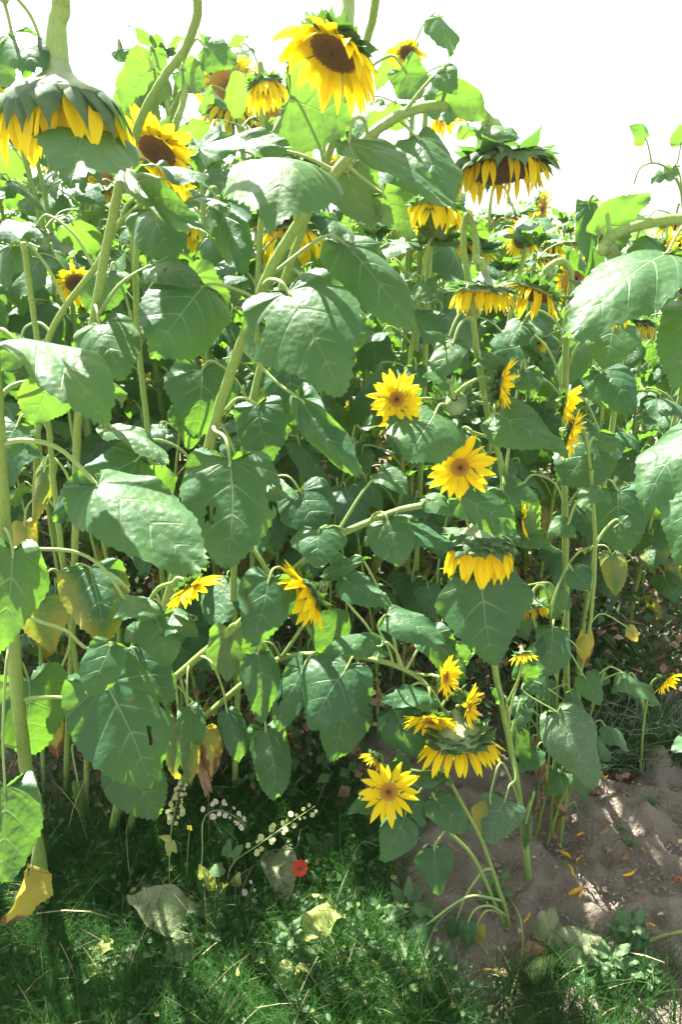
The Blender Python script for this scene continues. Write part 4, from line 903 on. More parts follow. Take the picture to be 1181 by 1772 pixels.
back_plant('b1', 'sunflower whose yellow nodding head shows under the big pale middle leaf', 500, 405, 2.0, (.05, -.25, -1), 40, 52, **nodk)
back_plant('b2', 'sunflower with bright drooping petals under the long pale leaf right of the arching stem', 752, 358, 1.9, (-.05, -.2, -1), 34, 48, **nodk)
back_plant('b3', 'sunflower with a small yellow fringed head tilted below the brown seed head', 908, 412, 2.3, (-.45, -.7, .25), 19, 20, npet=26, el=5, grav=.6, pw=.22, nb=12, bl=.02, disc='ripe', dome=.15)
back_plant('b4', 'sunflower with a blazing backlit head just below the arching stem', 768, 200, 2.1, (.3, -.3, -.9), 17, 32, npet=14, el=30, grav=.8, pw=.34, nb=12, bl=.02, disc='ripe', wilt=.15)
back_plant('b5', 'sunflower with a small nodding head against the sky left of the top centre flower', 460, 150, 2.3, (.2, -.2, -1), 24, 34, **nodk)
back_plant('b6', 'sunflower with a small bright head between the stems at far left', 130, 490, 2.2, (.4, -.7, -.4), 17, 28, npet=16, el=12, grav=.4, pw=.3, nb=12, bl=.02, disc='ripe')
back_plant('b7', 'sunflower with a wilted orange head half hidden by the right edge leaf', 1105, 560, 1.9, (-.1, -.2, -1), 18, 30, npet=12, el=50, grav=1.3, pw=.24, nb=14, bl=.03, disc='old', wilt=.6, missing=.3)
back_plant('b8', 'sunflower with a small yellow head facing left near the right of the canopy', 926, 590, 2.2, (-.2, -.5, -.8), 12, 24, npet=14, el=30, grav=.6, pw=.3, nb=10, bl=.02, disc='ripe')
back_plant('b9', 'sunflower with a pale head high in the sky at the top, right of centre', 706, 92, 2.4, (-.2, -.6, -.6), 14, 26, npet=14, el=20, grav=.5, pw=.3, nb=10, bl=.02, disc='ripe', wilt=.1)

# slender secondary stems in the clumps
def slender(px, py, h, lean, r, nl, seed, label, grp):
    b = G(px, py); rd = random.Random(seed); root = empty('sunflower_plant', b, label, 'sunflower', grp); mb = MB()
    t = b + np.array([lean, rd.uniform(-.08, .12), h]); C = spline([b - UP * .02, b + (t - b) * .35 + np.array([rd.uniform(-.02, .02), 0, 0]), b + (t - b) * .7 + np.array([rd.uniform(-.03, .03), 0, 0]), t], 22)
    tube(mb, C, [r, r * .65], 8, (.5, .05, .12)); mb.build('stem', STEM, root, b)
    for k in range(nl):
        f = .25 + .72 * k / max(1, nl - 1); O = C[int(f * 21)]; th = k * 2.4 + rd.uniform(0, 2); d = np.array([math.cos(th), math.sin(th), 0]); pl_ = rd.uniform(.05, .11) * (.55 if h < .65 else 1)
        B = O + d * pl_ + UP * pl_ * .4; L = rd.uniform(.07, .15) * (.6 + .5 * f) * (.6 if h < .65 else 1); dead = f < .5 and rd.random() < .55; dr = 1.45 if dead else rd.uniform(.5, 1.2)
        my = d * math.cos(dr) - UP * math.sin(dr); nn = d * math.sin(dr) + UP * math.cos(dr); m2 = MB()
        leaf_geo(m2, B, B + my * L, nn, L * (.5 if dead else .85), 24, 6, .1, .9 if dead else .4, 0, .05, .04, seed * 40 + k, 1 if rd.random() < .5 else 0, (rd.random(), rd.uniform(.4, 1) if dead else 0, 0))
        lo = m2.build('leaf', LEAF, root, b); pm = MB(); tube(pm, spline([O, O + (B - O) * .4 + UP * pl_ * .25, B - my * .01 + UP * .01, B + my * .008], 8), [.0022, .0015], 6, (.5, 0, .5)); pm.build('petiole', STEM, lo, b)
    # shrivelled leaf remains clinging low on the stem
    for k in range(2):
        O = C[rd.randint(3, 9)]; th = rd.uniform(0, 6.28); d = np.array([math.cos(th), math.sin(th), 0]); L = rd.uniform(.03, .07); m2 = MB()
        leaf_geo(m2, O + d * r, O + d * (r + .012) - UP * L, d, L * .35, 12, 3, .1, 1.2, 0, .12, .05, seed * 40 + 20 + k, 1); m2.build('leaf', DRY, root, b)
for i, (px, py) in enumerate([(940, 1432), (948, 1452), (932, 1418), (962, 1440), (925, 1398), (956, 1420), (968, 1412), (942, 1400), (930, 1440)]):
    slender(px, py, rf.uniform(.30, .60), rf.uniform(-.05, .05), rf.uniform(.0026, .0042), rf.randint(2, 4), 600 + i, 'thin green stem in the tight clump right of the branching sunflower', 'thin stems clumped by the bare soil')
for i in range(22):
    px = [95, 118, 140, 168, 205, 228, 250, 282, 318, 345, 372, 398, 430, 470, 515, 560, 612, 655, 700, 742, 160, 300][i]
    slender(px, rf.uniform(1265, 1400) if px < 400 else rf.uniform(1250, 1310), rf.uniform(.55, 1.15), rf.uniform(-.12, .12), rf.uniform(.0035, .0065), rf.randint(4, 7), 640 + i, 'slim shaded stem among the dark undergrowth of the front row', 'slim stems in the dark undergrowth')

# the far side of the field, too small and dense to count
def far_field():
    rs = random.Random(8); mb = MB(); pb = MB()
    for i in range(5200):
        y = 10 + 60 * rs.random() ** 1.6; x = rs.uniform(-.55, .55) * y; z = rs.uniform(1.0, 1.56) + (.05 if rs.random() < .1 else 0); c = np.array([x, y, z]); s = rs.uniform(.08, .15) * (1 + y / 60)
        a = nz([rs.uniform(-1, 1), rs.uniform(-1, 1), rs.uniform(-.7, .1)]); nn = nz([rs.uniform(-.6, .6), rs.uniform(-.8, .2), 1]); b = nz(np.cross(a, nn)); nn = np.cross(b, a)
        V = [c - a * s, c - b * s * .7 - a * s * .3 - nn * s * .2, c, c + b * s * .7 - a * s * .3 - nn * s * .2, c + a * s - nn * s * .3, c - b * s * .45 + a * s * .35 - nn * s * .1, c + b * s * .45 + a * s * .35 - nn * s * .1]
        F = [(0, 1, 2), (0, 2, 3), (1, 5, 2), (2, 5, 4), (2, 4, 6), (2, 6, 3)]
        if rs.random() < .07: mb.add(V, F, None, (1, 0, 0), 1)
        else: mb.add(V, F, [(.5, .8)] * 7, (rs.random(), 0, 0))
    o = mb.build('distant_sunflower_field', [LEAF, PETAL]); tag(o, 'far side of the sunflower field fading into a mass of leaf tops', 'field', kind='stuff')
far_field()

# ------------------------------------------------------------------ grass
def build_grass():
    rs = random.Random(3); n = 60000; V = []; F = []; C = []; k = 0
    EX = [(518, 1493, 24), (270, 1575, 48), (300, 1600, 30), (487, 1520, 42), (500, 1550, 30), (550, 1600, 44), (575, 1575, 25), (310, 1655, 40), (515, 1688, 40), (175, 1645, 24), (165, 1680, 22), (650, 1600, 16), (590, 1380, 22), (745, 1658, 14)]
    def dens(x, y):
        px, py = proj((x, y, .02))
        for a, b, r in EX:
            if (px - a) ** 2 + (py + 6 - b) ** 2 < r * r and rs.random() < .93: return 0
        edge = 590 + (py - 1400) * .75 if py > 1400 else 560
        d = max(0, min(1, (edge + 140 * math.sin(y * 9 + x * 5) * .4 - px) / 110 + .4))
        if py < 1430: d *= max(.0, min(1, (py - 1345 + (px - 250) * .15) / 80))
        if px < 330 and py < 1440: d *= .25
        # weedy tuft behind the bare soil on the right
        if 880 < px < 1200 and 1100 < py < 1330: d = max(d, .35)
        if px > 860 and py > 1640: d = max(d, .30 * min(1, (py - 1640) / 40) * (1 if px < 1120 else .4))
        return d
    done = 0; tries = 0
    while done < n and tries < 400000:
        tries += 1; x = rs.uniform(-1.0, 1.1); y = rs.uniform(.80, 2.4)
        if rs.random() > dens(x, y) * (1 if y < 1.8 else .5): continue
        done += 1; z = float(gz(x, y)); th = rs.uniform(0, 6.28); l = rs.uniform(.05, .15) * (1.5 if rs.random() < .12 else 1); lean = rs.uniform(.3, 1.5)
        d = np.array([math.cos(th), math.sin(th), 0]); wd = np.array([-math.sin(th), math.cos(th), 0]); wid = rs.uniform(.0004, .0012) * (2.6 if rs.random() < .06 else 1); ml = 1 if rs.random() < .02 else 0
        p = np.array([x, y, z]); dd = nz(UP + d * lean * .4); seg = 4
        wob = rs.uniform(-.5, .5)
        for s in range(seg + 1):
            q = wid * (1 - s / seg * .85); V.append(p - wd * q); V.append(p + wd * q)
            if s < seg: F.append((k + 2 * s, k + 2 * s + 1, k + 2 * s + 3, k + 2 * s + 2)); C.append(ml)
            p = p + dd * l / seg; dd = nz(dd + d * lean * .45 + wd * wob * .4 - UP * .12)
            if p[2] < z + .002: p[2] = z + .002 + rs.random() * .004
        k += 2 * (seg + 1)
    mb = MB(); mb.add(np.array(V), F); mb.mi = C; o = mb.build('grass', [GRASS, DRYST]); tag(o, 'fine dark green grass and weeds matting the ground at lower left', 'grass', kind='stuff')
build_grass()
def undergrowth():  # low weeds, massed and coloured dark to fill the gaps with shade
    rs = random.Random(12); mb = MB(); k = 0
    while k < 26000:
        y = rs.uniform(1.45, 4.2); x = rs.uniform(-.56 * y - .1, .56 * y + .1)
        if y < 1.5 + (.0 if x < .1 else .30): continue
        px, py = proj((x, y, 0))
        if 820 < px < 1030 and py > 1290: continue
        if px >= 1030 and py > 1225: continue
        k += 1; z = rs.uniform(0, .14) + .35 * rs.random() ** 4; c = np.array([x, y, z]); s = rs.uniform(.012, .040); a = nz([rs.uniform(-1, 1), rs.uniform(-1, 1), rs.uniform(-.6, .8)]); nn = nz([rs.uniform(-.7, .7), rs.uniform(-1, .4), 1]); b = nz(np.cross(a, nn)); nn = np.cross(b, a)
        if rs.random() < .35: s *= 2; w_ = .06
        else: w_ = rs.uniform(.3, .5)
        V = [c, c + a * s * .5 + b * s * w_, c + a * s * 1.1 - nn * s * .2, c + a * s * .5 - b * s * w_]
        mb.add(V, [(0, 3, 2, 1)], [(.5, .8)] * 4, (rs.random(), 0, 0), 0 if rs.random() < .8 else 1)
    o = mb.build('undergrowth', [UNDER_SHADE, DRY]); tag(o, 'tangle of low weeds and dead scraps, thickened and darkened to imitate shade between the stems', 'undergrowth', kind='stuff')
undergrowth()
def soil_crumbs():
    rs = random.Random(31); mb = MB(); k = 0
    T = np.array([(1, 0, 0), (-1, 0, 0), (0, 1, 0), (0, -1, 0), (0, 0, .8), (0, 0, -.6)]); TF = [(0, 2, 4), (2, 1, 4), (1, 3, 4), (3, 0, 4), (2, 0, 5), (1, 2, 5), (3, 1, 5), (0, 3, 5)]
    while k < 7000:
        x = rs.uniform(.05, 1.1); y = rs.uniform(.85, 2.0); px, py = proj((x, y, 0))
        if px < 760 or px > 1230 or py > 1790: continue
        k += 1; r = .0009 + .0035 * rs.random() ** 3; a = rs.uniform(0, 3.1); M = np.array([(math.cos(a), math.sin(a), 0), (-math.sin(a), math.cos(a), 0), (0, 0, 1)])
        V = (T * np.array([rs.uniform(.6, 1.5), rs.uniform(.6, 1.2), rs.uniform(.5, 1)]) * r) @ M + np.array([x, y, float(gz(x, y)) + rs.uniform(.000, .006)]); mb.add(V, TF)
    o = mb.build('earth_crumbs', STONE, smooth=False); tag(o, 'loose dry crumbs of earth scattered over the bare soil', 'gravel', kind='stuff')
    mb = MB()
    for i in range(900):
        x = rs.uniform(-.9, 1.1); y = rs.uniform(.85, 2.2); px, py = proj((x, y, 0)); z = float(gz(x, y)) + (.008 if px > 800 else rs.uniform(.01, .05)); a = rs.uniform(0, 6.28); l = rs.uniform(.004, .03) * (.6 if px > 800 else 1); d = np.array([math.cos(a), math.sin(a), rs.uniform(-.1, .2)])
        w_ = rs.choice([.0006, .0008, .003]); b = np.array([-d[1], d[0], 0]) * w_; c = np.array([x, y, z]); mb.add([c - b, c + b, c + d * l * .5 + b * 1.4 + UP * .003, c + d * l * .5 - b * 1.4 + UP * .003, c + d * l + b * .3, c + d * l - b * .3], [(0, 1, 2, 3), (3, 2, 4, 5)], None, (.5, 0, 0), 0 if rs.random() < .6 else 1)
    o = mb.build('plant_litter', [DRYST, DRY]); tag(o, 'bits of straw and dry plant scraps strewn over soil and grass', 'litter', kind='stuff')
soil_crumbs()
def ground_cover():
    rs = random.Random(44); mb = MB(); k = 0
    while k < 2600:
        x = rs.uniform(-.95, .45); y = rs.uniform(.85, 1.75); px, py = proj((x, y, 0))
        if py < 1400 or px > 590 + (py - 1400) * .75 or rs.random() > .35 + .65 * (px / 700) * (.5 + .5 * math.sin(x * 17) * math.sin(y * 13 + 1)): continue
        k += 1; z = float(gz(x, y)) + rs.uniform(.015, .07); s_ = rs.uniform(.004, .011); th = rs.uniform(0, 6.28); up_ = rs.uniform(-.3, .5); my = nz([math.cos(th), math.sin(th), up_]); c = np.array([x, y, z])
        nn = nz(UP - my * up_ + np.array([0, -.35, 0])); mx = np.cross(my, nn); L = s_ * rs.uniform(1.5, 3)
        V = [c, c + my * L * .3 + mx * s_ * .6 + nn * .001, c + my * L * .65 + mx * s_ * .45, c + my * L - nn * s_ * .3, c + my * L * .65 - mx * s_ * .45, c + my * L * .3 - mx * s_ * .6 + nn * .001, c + my * L * .5 - nn * .0012]
        mb.add(V, [(0, 6, 1), (1, 6, 2), (2, 6, 3), (3, 6, 4), (4, 6, 5), (5, 6, 0)], None, (.5, 0, 0), 0 if rs.random() < .85 else 1)
    o = mb.build('ground_cover', [WEED, PALEYEL]); tag(o, 'small broad leaves of low weeds scattered through the grass', 'ground cover', kind='stuff')
ground_cover()

# ------------------------------------------------------------------ ground clutter
def lying_leaf(name, px0, py0, px1, py1, Wpx, mat, label, cat='leaf', z0=.012, z1=.02, side=-.35, wave=.085, arch=.10, roll=0, yel=0, wil=0, group=None, kind=0, stalk=None, holes=0, tilt=.0):
    lift = .03 if (px0 < 600 and py0 > 1440) else 0
    B = G(px0, py0, z0 + lift); T = G(px1, py1, z1 + lift); mid = (B + T) / 2; my = nz(T - B)
    nn = nz(UP + nz(CAMP - mid) * tilt); nn = nz(nn - my * np.dot(nn, my)); nn = rotv(nn, my, R(roll)); mb = MB()
    leaf_geo(mb, B, T, nn, Wpx / FPX * depth(mid), 30, 7, arch, side, 0, wave, .02, int(px0 * 3 + py0), kind, (.5, yel, wil), 0, holes)
    o = mb.build(name, mat, None, B); o.location = tuple(B); tag(o, label, cat, group)
    if stalk:
        pm = MB(); tube(pm, spline([B] + [G(*q) for q in stalk], 12), [.0022, .0032], 7, (.5, 0, .3)); s = pm.build('stalk', STEM, o, B)
    return o
lying_leaf('fallen_leaf', 318, 1598, 220, 1555, 78, OLDGREEN, 'limp grey-green leaf on the grass with its long stalk attached', stalk=[(345, 1632, .02), (405, 1630, .015)], wave=.04, z0=.02, z1=.05, tilt=.6)
lying_leaf('fallen_leaf', 478, 1472, 495, 1560, 64, OLDGREEN, 'flat olive leaf lying beside the red poppy', kind=1, wave=.02, z0=.03, z1=.02, tilt=.8)
lying_leaf('fallen_leaf', 580, 1562, 520, 1632, 52, PALEYEL, 'yellow-green leaf lying at an angle in the grass', kind=1, z0=.05, z1=.02, tilt=.6)
lying_leaf('fallen_leaf', 340, 1640, 275, 1672, 58, OLDGREEN, 'wrinkled olive leaf below the limp grey-green one', wave=.08)
lying_leaf('fallen_leaf', 480, 1690, 545, 1682, 40, PALEYEL, 'pale yellow leaf at the lower middle of the grass', kind=1)
lying_leaf('fallen_leaf', 190, 1632, 158, 1662, 30, PALEYEL, 'small yellowed leaf curled in the grass at lower left', yel=1, wave=.08, z0=.05)
lying_leaf('fallen_leaf', 150, 1690, 185, 1672, 26, PALEYEL, 'small torn pale leaf under the curled yellow one', wave=.08)
lying_leaf('fallen_leaf', 945, 1625, 958, 1562, 52, OLDGREEN, 'pale wilted leaf folded upright on the bare soil', side=.8, z0=.02, z1=.05, tilt=1.0)
lying_leaf('fallen_leaf', 955, 1612, 1062, 1652, 62, OLDGREEN, 'long pale wilted leaf stretched over the bare soil', side=.5, wave=.08, z0=.03, tilt=.5)
lying_leaf('fallen_leaf', 1025, 1640, 950, 1660, 44, OLDGREEN, 'pale wilted leaf lowest of the three on the soil', side=.4, wave=.08, z0=.02, tilt=.4)
lying_leaf('dead_leaf', 575, 1385, 605, 1365, 30, DRY, 'tan dry curled leaf in the dark under the plants', z0=.05, z1=.06, side=1.0, wave=.12, tilt=1)
lying_leaf('dead_leaf', 1195, 1522, 1163, 1528, 13, simple('rust_leaf', (.30, .08, .035), (.38, .13, .05), 40, .6), 'small rust-red leaf at the right edge of the soil', side=.6, kind=1)
lying_leaf('dead_leaf', 860, 1668, 884, 1682, 16, DRY, 'small dark brown leaf on the soil at the bottom', side=.8, wave=.1)
lying_leaf('dead_leaf', 905, 1630, 965, 1642, 40, DRY, 'brown crumpled leaf beneath the pale wilted leaves', side=.6, wave=.12, z0=.004, z1=.006)
dl = [(1035, 1440), (1050, 1395), (1062, 1450), (1070, 1340), (1040, 1325), (1090, 1375), (1075, 1480), (1110, 1470), (1040, 1370), (1055, 1465)]
for i, (x, y) in enumerate(dl):
    lying_leaf('dead_leaf', x, y, x + rf.uniform(-22, 22), y + rf.uniform(-9, 9), rf.uniform(14, 24), DRY, 'dry brown crumpled leaf scrap littering the soil by the right-hand stems', side=rf.uniform(.4, 1.4), wave=.15, group='dry leaf scraps on the soil')
# fallen petals
def fallen_petal(px, py, ang, lpx, first=None):
    p = G(px, py, .009); l = lpx / FPX * depth(p); mb = MB(); th = R(ang); d = np.array([math.cos(th), math.sin(th), .25])
    rd = random.Random(int(px + py)); blade(mb, p, d, np.array([-math.sin(th), math.cos(th), .3]), l, l * .26, PETP, 7, .5, rd.uniform(-.8, .8), np.array([-math.sin(th), math.cos(th), 0]), rd.uniform(-2, 2), .3, (.5, 0, 0))
    o = mb.build('fallen_petal', FPET, None, p); o.location = tuple(p)
    tag(o, 'curled yellow-orange petal fallen on the ground', 'petal', 'petals fallen on the ground'); return o
for px, py, a, l in [(972, 1462, -50, 26), (985, 1490, -70, 26), (1000, 1485, 60, 14), (985, 1548, 15, 34), (1000, 1560, 30, 22), (1078, 1515, 5, 32), (1090, 1472, 40, 24), (1000, 1440, 10, 18), (1145, 1372, -40, 20), (1112, 1405, -30, 16), (1095, 1458, 0, 12),
                      (908, 1590, 55, 18), (915, 1582, 60, 14), (1095, 1598, -15, 18), (1120, 1605, -30, 16), (1112, 1612, 30, 14), (1085, 1620, 0, 16), (1130, 1622, -20, 14), (1105, 1670, 10, 14), (1150, 1692, 0, 14), (1060, 1330, 0, 18), (1045, 1350, 30, 14),
                      (640, 1600, 55, 40), (740, 1658, -5, 26), (690, 1545, -60, 18), (745, 1400, 20, 20), (800, 1452, 5, 26), (730, 1468, 30, 18), (668, 1492, -10, 26), (540, 1662, 20, 34), (455, 1640, 80, 18), (448, 1632, 60, 16), (515, 1580, -80, 20), (575, 1530, 10, 12), (490, 1490, 30, 30), (855, 1655, 60, 12), (835, 1672, 0, 18), (735, 1395, 40, 16), (1125, 1440, 10, 12), (1010, 1345, 40, 12)]:
    fallen_petal(px, py, a, l)
# clods
for i in range(170):
    px = rf.uniform(820, 1190); py = rf.uniform(1400, 1690); p = G(px, py, 0); r = rf.uniform(.0015, .005) * (2 if rf.random() < .12 else 1); mb = MB(); V = []; ns = 7
    ph = rf.uniform(0, 6)
    for a in range(6):
        la = -math.pi / 2 + math.pi * (a + .02) / 5.04
        for b in range(ns):
            lo = 2 * math.pi * b / ns; k = r * (1 + .25 * math.sin(3 * lo + ph + a) + rf.uniform(-.12, .12)); V.append(p + np.array([k * math.cos(la) * math.cos(lo) * 1.3, k * math.cos(la) * math.sin(lo), k * .7 * math.sin(la) + r * .3]))
    mb.add(V, grid_faces(6, ns, True)); o = mb.build('soil_clod', STONE, None, p); o.location = tuple(p)
    tag(o, 'small crumb of grey-brown earth lying on the bare soil', 'clod', 'crumbs of earth on the bare soil')

# poppy
def poppy():
    c = G(519, 1493, .09); root = empty('poppy', c - UP * .09, 'single red poppy blooming in the grass beside the olive leaf', 'poppy'); o = c - UP * .09
    v = nz(CAMP - c); a = nz(np.cross(v, UP)); b = np.cross(a, v)
    mb = MB(); tube(mb, spline([o + np.array([.01, .01, 0]), o + UP * .03 + b * .002, c - v * .004], 8), .0008, 6); mb.build('stem', STEM, root, o)
    for k in range(4):
        th = k * math.pi / 2 + .4; rad = a * math.cos(th) + b * math.sin(th); mb = MB()
        tan = -a * math.sin(th) + b * math.cos(th)
        V = []; n1, n2 = 6, 9
        for i in range(n1):
            for j in range(n2):
                s = i / (n1 - 1); t = (j / (n2 - 1) - .5) * 1.75; rr = .0185 * s * (1 + .06 * math.sin(j * 2.2 + k))
                V.append(c + (rad * math.cos(t) + tan * math.sin(t)) * rr + v * (.010 * s * s + .003 * math.sin(j * 1.9 + k) * s + .0006 * (k % 2)))
        mb.add(V, grid_faces(n1, n2)); mb.build('petal', POPPY, root, o)
    mb = MB(); tube(mb, [c, c + v * .003, c + v * .005], [.0028, .003, .0012], 8); mb.build('centre', BLACK, root, o)
poppy()
# pennycress sprays with round flat pods
def disc_pod(mb, c, n, r, mat=0):
    n = nz(n); a = nz(np.cross(n, [.2, .3, 1])); b = np.cross(n, a); V = [c + n * r * .05]; m = 10
    for j in range(m): th = 2 * math.pi * j / m; k = r * (1 if j else .75); V.append(c + a * k * math.cos(th) + b * k * math.sin(th))
    V.append(c - n * r * .05)
    F = [(0, 1 + j, 1 + (j + 1) % m) for j in range(m)] + [(m + 1, 1 + (j + 1) % m, 1 + j) for j in range(m)]
    mb.add(V, F, None, (.5, 0, 0), mat)
def pennycress(label, path, npod, rpod, seed, start=.35, mat=POD, leaves=()):
    P = [G(path[0][0], path[0][1])] + [at(*q) for q in path[1:]]; C = spline(P, 30); rd = random.Random(seed)
    root = empty('pennycress', P[0], label, 'weed'); mb = MB(); tube(mb, C, [.0014, .0006], 6, (.5, 0, .6)); 
    pods = []
    for k in range(npod):
        f = start + (1 - start) * (k + .5) / npod; i = min(28, int(f * 29)); T = nz(C[i + 1] - C[i]); sd_ = nz(np.cross(T, nz(CAMP - C[i]))) * (1 if k % 2 else -1)
        d = nz(sd_ + T * .6 + np.array([rd.uniform(-.4, .4) for _ in range(3)])); l = rd.uniform(.004, .017) * (1.3 - f * .6)
        tube(mb, [C[i], C[i] + d * l * .5, C[i] + d * l], .0003, 4, (.5, 0, .6)); r = rpod * (1.25 - .8 * max(0, f - .6)) * rd.uniform(.5, 1.15)
        pods.append((C[i] + d * (l + r * .8), nz(nz(CAMP - C[i]) + np.array([rd.uniform(-.6, .6) for _ in range(3)])), r * 1.1))
    mb.build('stem', STEM, root, P[0])
    for c, nn, r in pods: m2 = MB(); disc_pod(m2, c, nn, r); m2.build('seed_pod', mat, root, P[0], False)
    for bx, by, bY, tx, ty, tY, W, m_ in leaves:
        m2 = MB(); b = at(bx, by, bY); t = at(tx, ty, tY); leaf_geo(m2, b, t, nz(CAMP - b) + UP * .5, W / FPX * depth(b), 16, 4, serr=.06, kind=1, seed=int(bx)); m2.build('leaf', m_, root, P[0])
pennycress('pennycress spray with round pale green pods slanting up to the right', [(395, 1560), (400, 1500, 1.24), (450, 1460, 1.24), (500, 1425, 1.26), (545, 1395, 1.28)], 22, .0058, 1, .42,
           leaves=[(385, 1500, 1.24, 358, 1515, 1.22, 22, WEED), (390, 1482, 1.24, 398, 1455, 1.24, 18, WEED), (402, 1485, 1.24, 420, 1462, 1.24, 18, WEED), (370, 1540, 1.22, 352, 1500, 1.22, 18, PALEYEL), (410, 1535, 1.22, 415, 1508, 1.22, 16, PALEYEL), (365, 1555, 1.2, 355, 1582, 1.2, 15, WEED), (350, 1520, 1.22, 345, 1495, 1.22, 14, PALEYEL), (395, 1475, 1.24, 412, 1478, 1.24, 14, WEED)])
pennycress('upright pennycress stalk crowded with cream pods, leftmost of the pod sprays', [(294, 1640), (293, 1560, 1.2), (294, 1460, 1.24), (303, 1400, 1.26), (318, 1352, 1.28)], 26, .0052, 2, .62, leaves=[(296, 1455, 1.24, 292, 1482, 1.23, 16, PALEYEL), (296, 1455, 1.24, 276, 1448, 1.23, 12, PALEYEL), (296, 1458, 1.24, 306, 1476, 1.23, 12, PALEYEL)])
pennycress('short pennycress spray with papery whitish pods drooping in the middle', [(345, 1560), (350, 1480, 1.24), (352, 1420, 1.27), (375, 1402, 1.28), (405, 1412, 1.28), (425, 1428, 1.28)], 20, .0050, 3, .45, PAPER)
pennycress('low pennycress tips with white papery pods at the bottom of the grass', [(315, 1700), (322, 1675, 1.1), (335, 1655, 1.1)], 6, .006, 4, .2, PAPER)
pennycress('pennycress stalk with whitish pods above the fallen leaves', [(405, 1600), (425, 1560, 1.19), (440, 1530, 1.2)], 5, .006, 6, .3, PAPER)
# small mustard flowers, twining stems and leafy weeds
def mustard(px, py, Y_, base, label):
    b = G(*base); t = at(px, py, Y_); root = empty('mustard_flower', b, label, 'wild flower'); mb = MB(); tube(mb, spline([b, (b + t) / 2 + UP * .01, t], 10), .0008, 5, (.5, 0, .3)); mb.build('stem', STEM, root, b)
    rd = random.Random(px)
    for k in range(5):
        c = t + np.array([rd.uniform(-.005, .005), rd.uniform(-.003, .003), rd.uniform(-.004, .004)]); m2 = MB()
        v = nz(CAMP - c + np.array([rd.uniform(-.5, .5)] * 3)); a = nz(np.cross(v, UP)); bb = np.cross(a, v)
        for q in range(4):
            th = q * math.pi / 2 + rd.random(); r_ = a * math.cos(th) + bb * math.sin(th); blade(m2, c, r_ + v * .2, np.cross(v, r_), .003, .0024, [.5, 1, 1, .3], 3, 0, 0, v)
        m2.build('blossom', YFLOW, root, b)
mustard(328, 1432, 1.25, (322, 1560), 'tiny yellow mustard blossoms beside the upright pod stalk')
mustard(389, 1533, 1.2, (392, 1600), 'tiny yellow mustard blossoms below the slanting pod spray')
def vine(label, path, r, name='twining_stem', mat=GLAUC):
    P = [G(x, y, dz) for x, y, dz in path]; mb = MB(); tube(mb, spline(P, len(P) * 7), [r, r * .6], 6, (.5, 0, .4)); o = mb.build(name, mat, None, P[0]); o.location = tuple(P[0]); tag(o, label, 'stem'); return o
vine('thin bluish twining stem looping above the olive leaf', [(435, 1545, .02), (445, 1500, .06), (470, 1470, .08), (510, 1462, .09), (520, 1435, .09)], .0016)
vine('second bluish stem coiling under the slanting pod spray', [(450, 1510, .03), (430, 1460, .08), (470, 1445, .1), (500, 1420, .11), (480, 1410, .11)], .0013)
vine('long pale stalk crossing the bottom of the grass to the right', [(405, 1630, .02), (450, 1655, .04), (530, 1665, .04), (600, 1640, .05), (680, 1600, .04), (760, 1590, .03)], .0019)
vine('green stalk lying from the lower left corner into the grass', [(50, 1575, .06), (90, 1625, .05), (140, 1690, .03), (150, 1720, .02)], .0022)
vine('straight greenish stem standing in the bottom grass', [(400, 1720, .0), (402, 1680, .03), (406, 1640, .07), (406, 1620, .09)], .0022)
vine('pale curved stalk bending down to the bottom edge beside the bare soil', [(880, 1548, .0), (902, 1585, .06), (906, 1640, .03), (890, 1700, .01), (880, 1740, .01)], .0028, mat=PALEYEL)
vine('thick pale stalk lying on the soil from the right edge', [(1215, 1608, .01), (1150, 1622, .025), (1100, 1640, .02), (1062, 1652, .015)], .0045, 'cut_stalk', PALEYEL)
vine('thin arching stem at the left of the low starry flower', [(560, 1640, .0), (580, 1560, .06), (600, 1500, .1), (625, 1450, .12), (655, 1455, .1)], .0014)
vine('thin curved stem below the small hanging leaves', [(735, 1690, .0), (740, 1640, .06), (760, 1590, .09), (800, 1555, .08)], .0018)
vine('thin stem crossing the grass below the poppy', [(520, 1600, .03), (580, 1560, .05), (640, 1520, .05), (720, 1490, .04)], .0013)
# chopped stump of a sunflower stem
mb = MB(); b = G(916, 1524, -.01); tube(mb, spline([b, at(912, 1480, 1.3), at(905, 1430, 1.31)], 10), [.0085, .0095, .0082, .0095, .007], 12, (.5, .05, .35)); o = mb.build('stem_stump', STEM, None, b); o.location = tuple(b); tag(o, 'jointed pale sunflower stump rising from the soil beside the branching stem', 'stump')
mb = MB(); b = G(915, 1684, .018); e = G(962, 1655, .024); tube(mb, spline([b, (b + e) / 2 + UP * .004, e], 8), [.017, .021, .019, .012], 12, (.5, .1, .7)); o = mb.build('cut_stalk', STEM, None, b); o.location = tuple(b); tag(o, 'short fat pale chunk of stalk at the bottom of the bare soil', 'stalk')
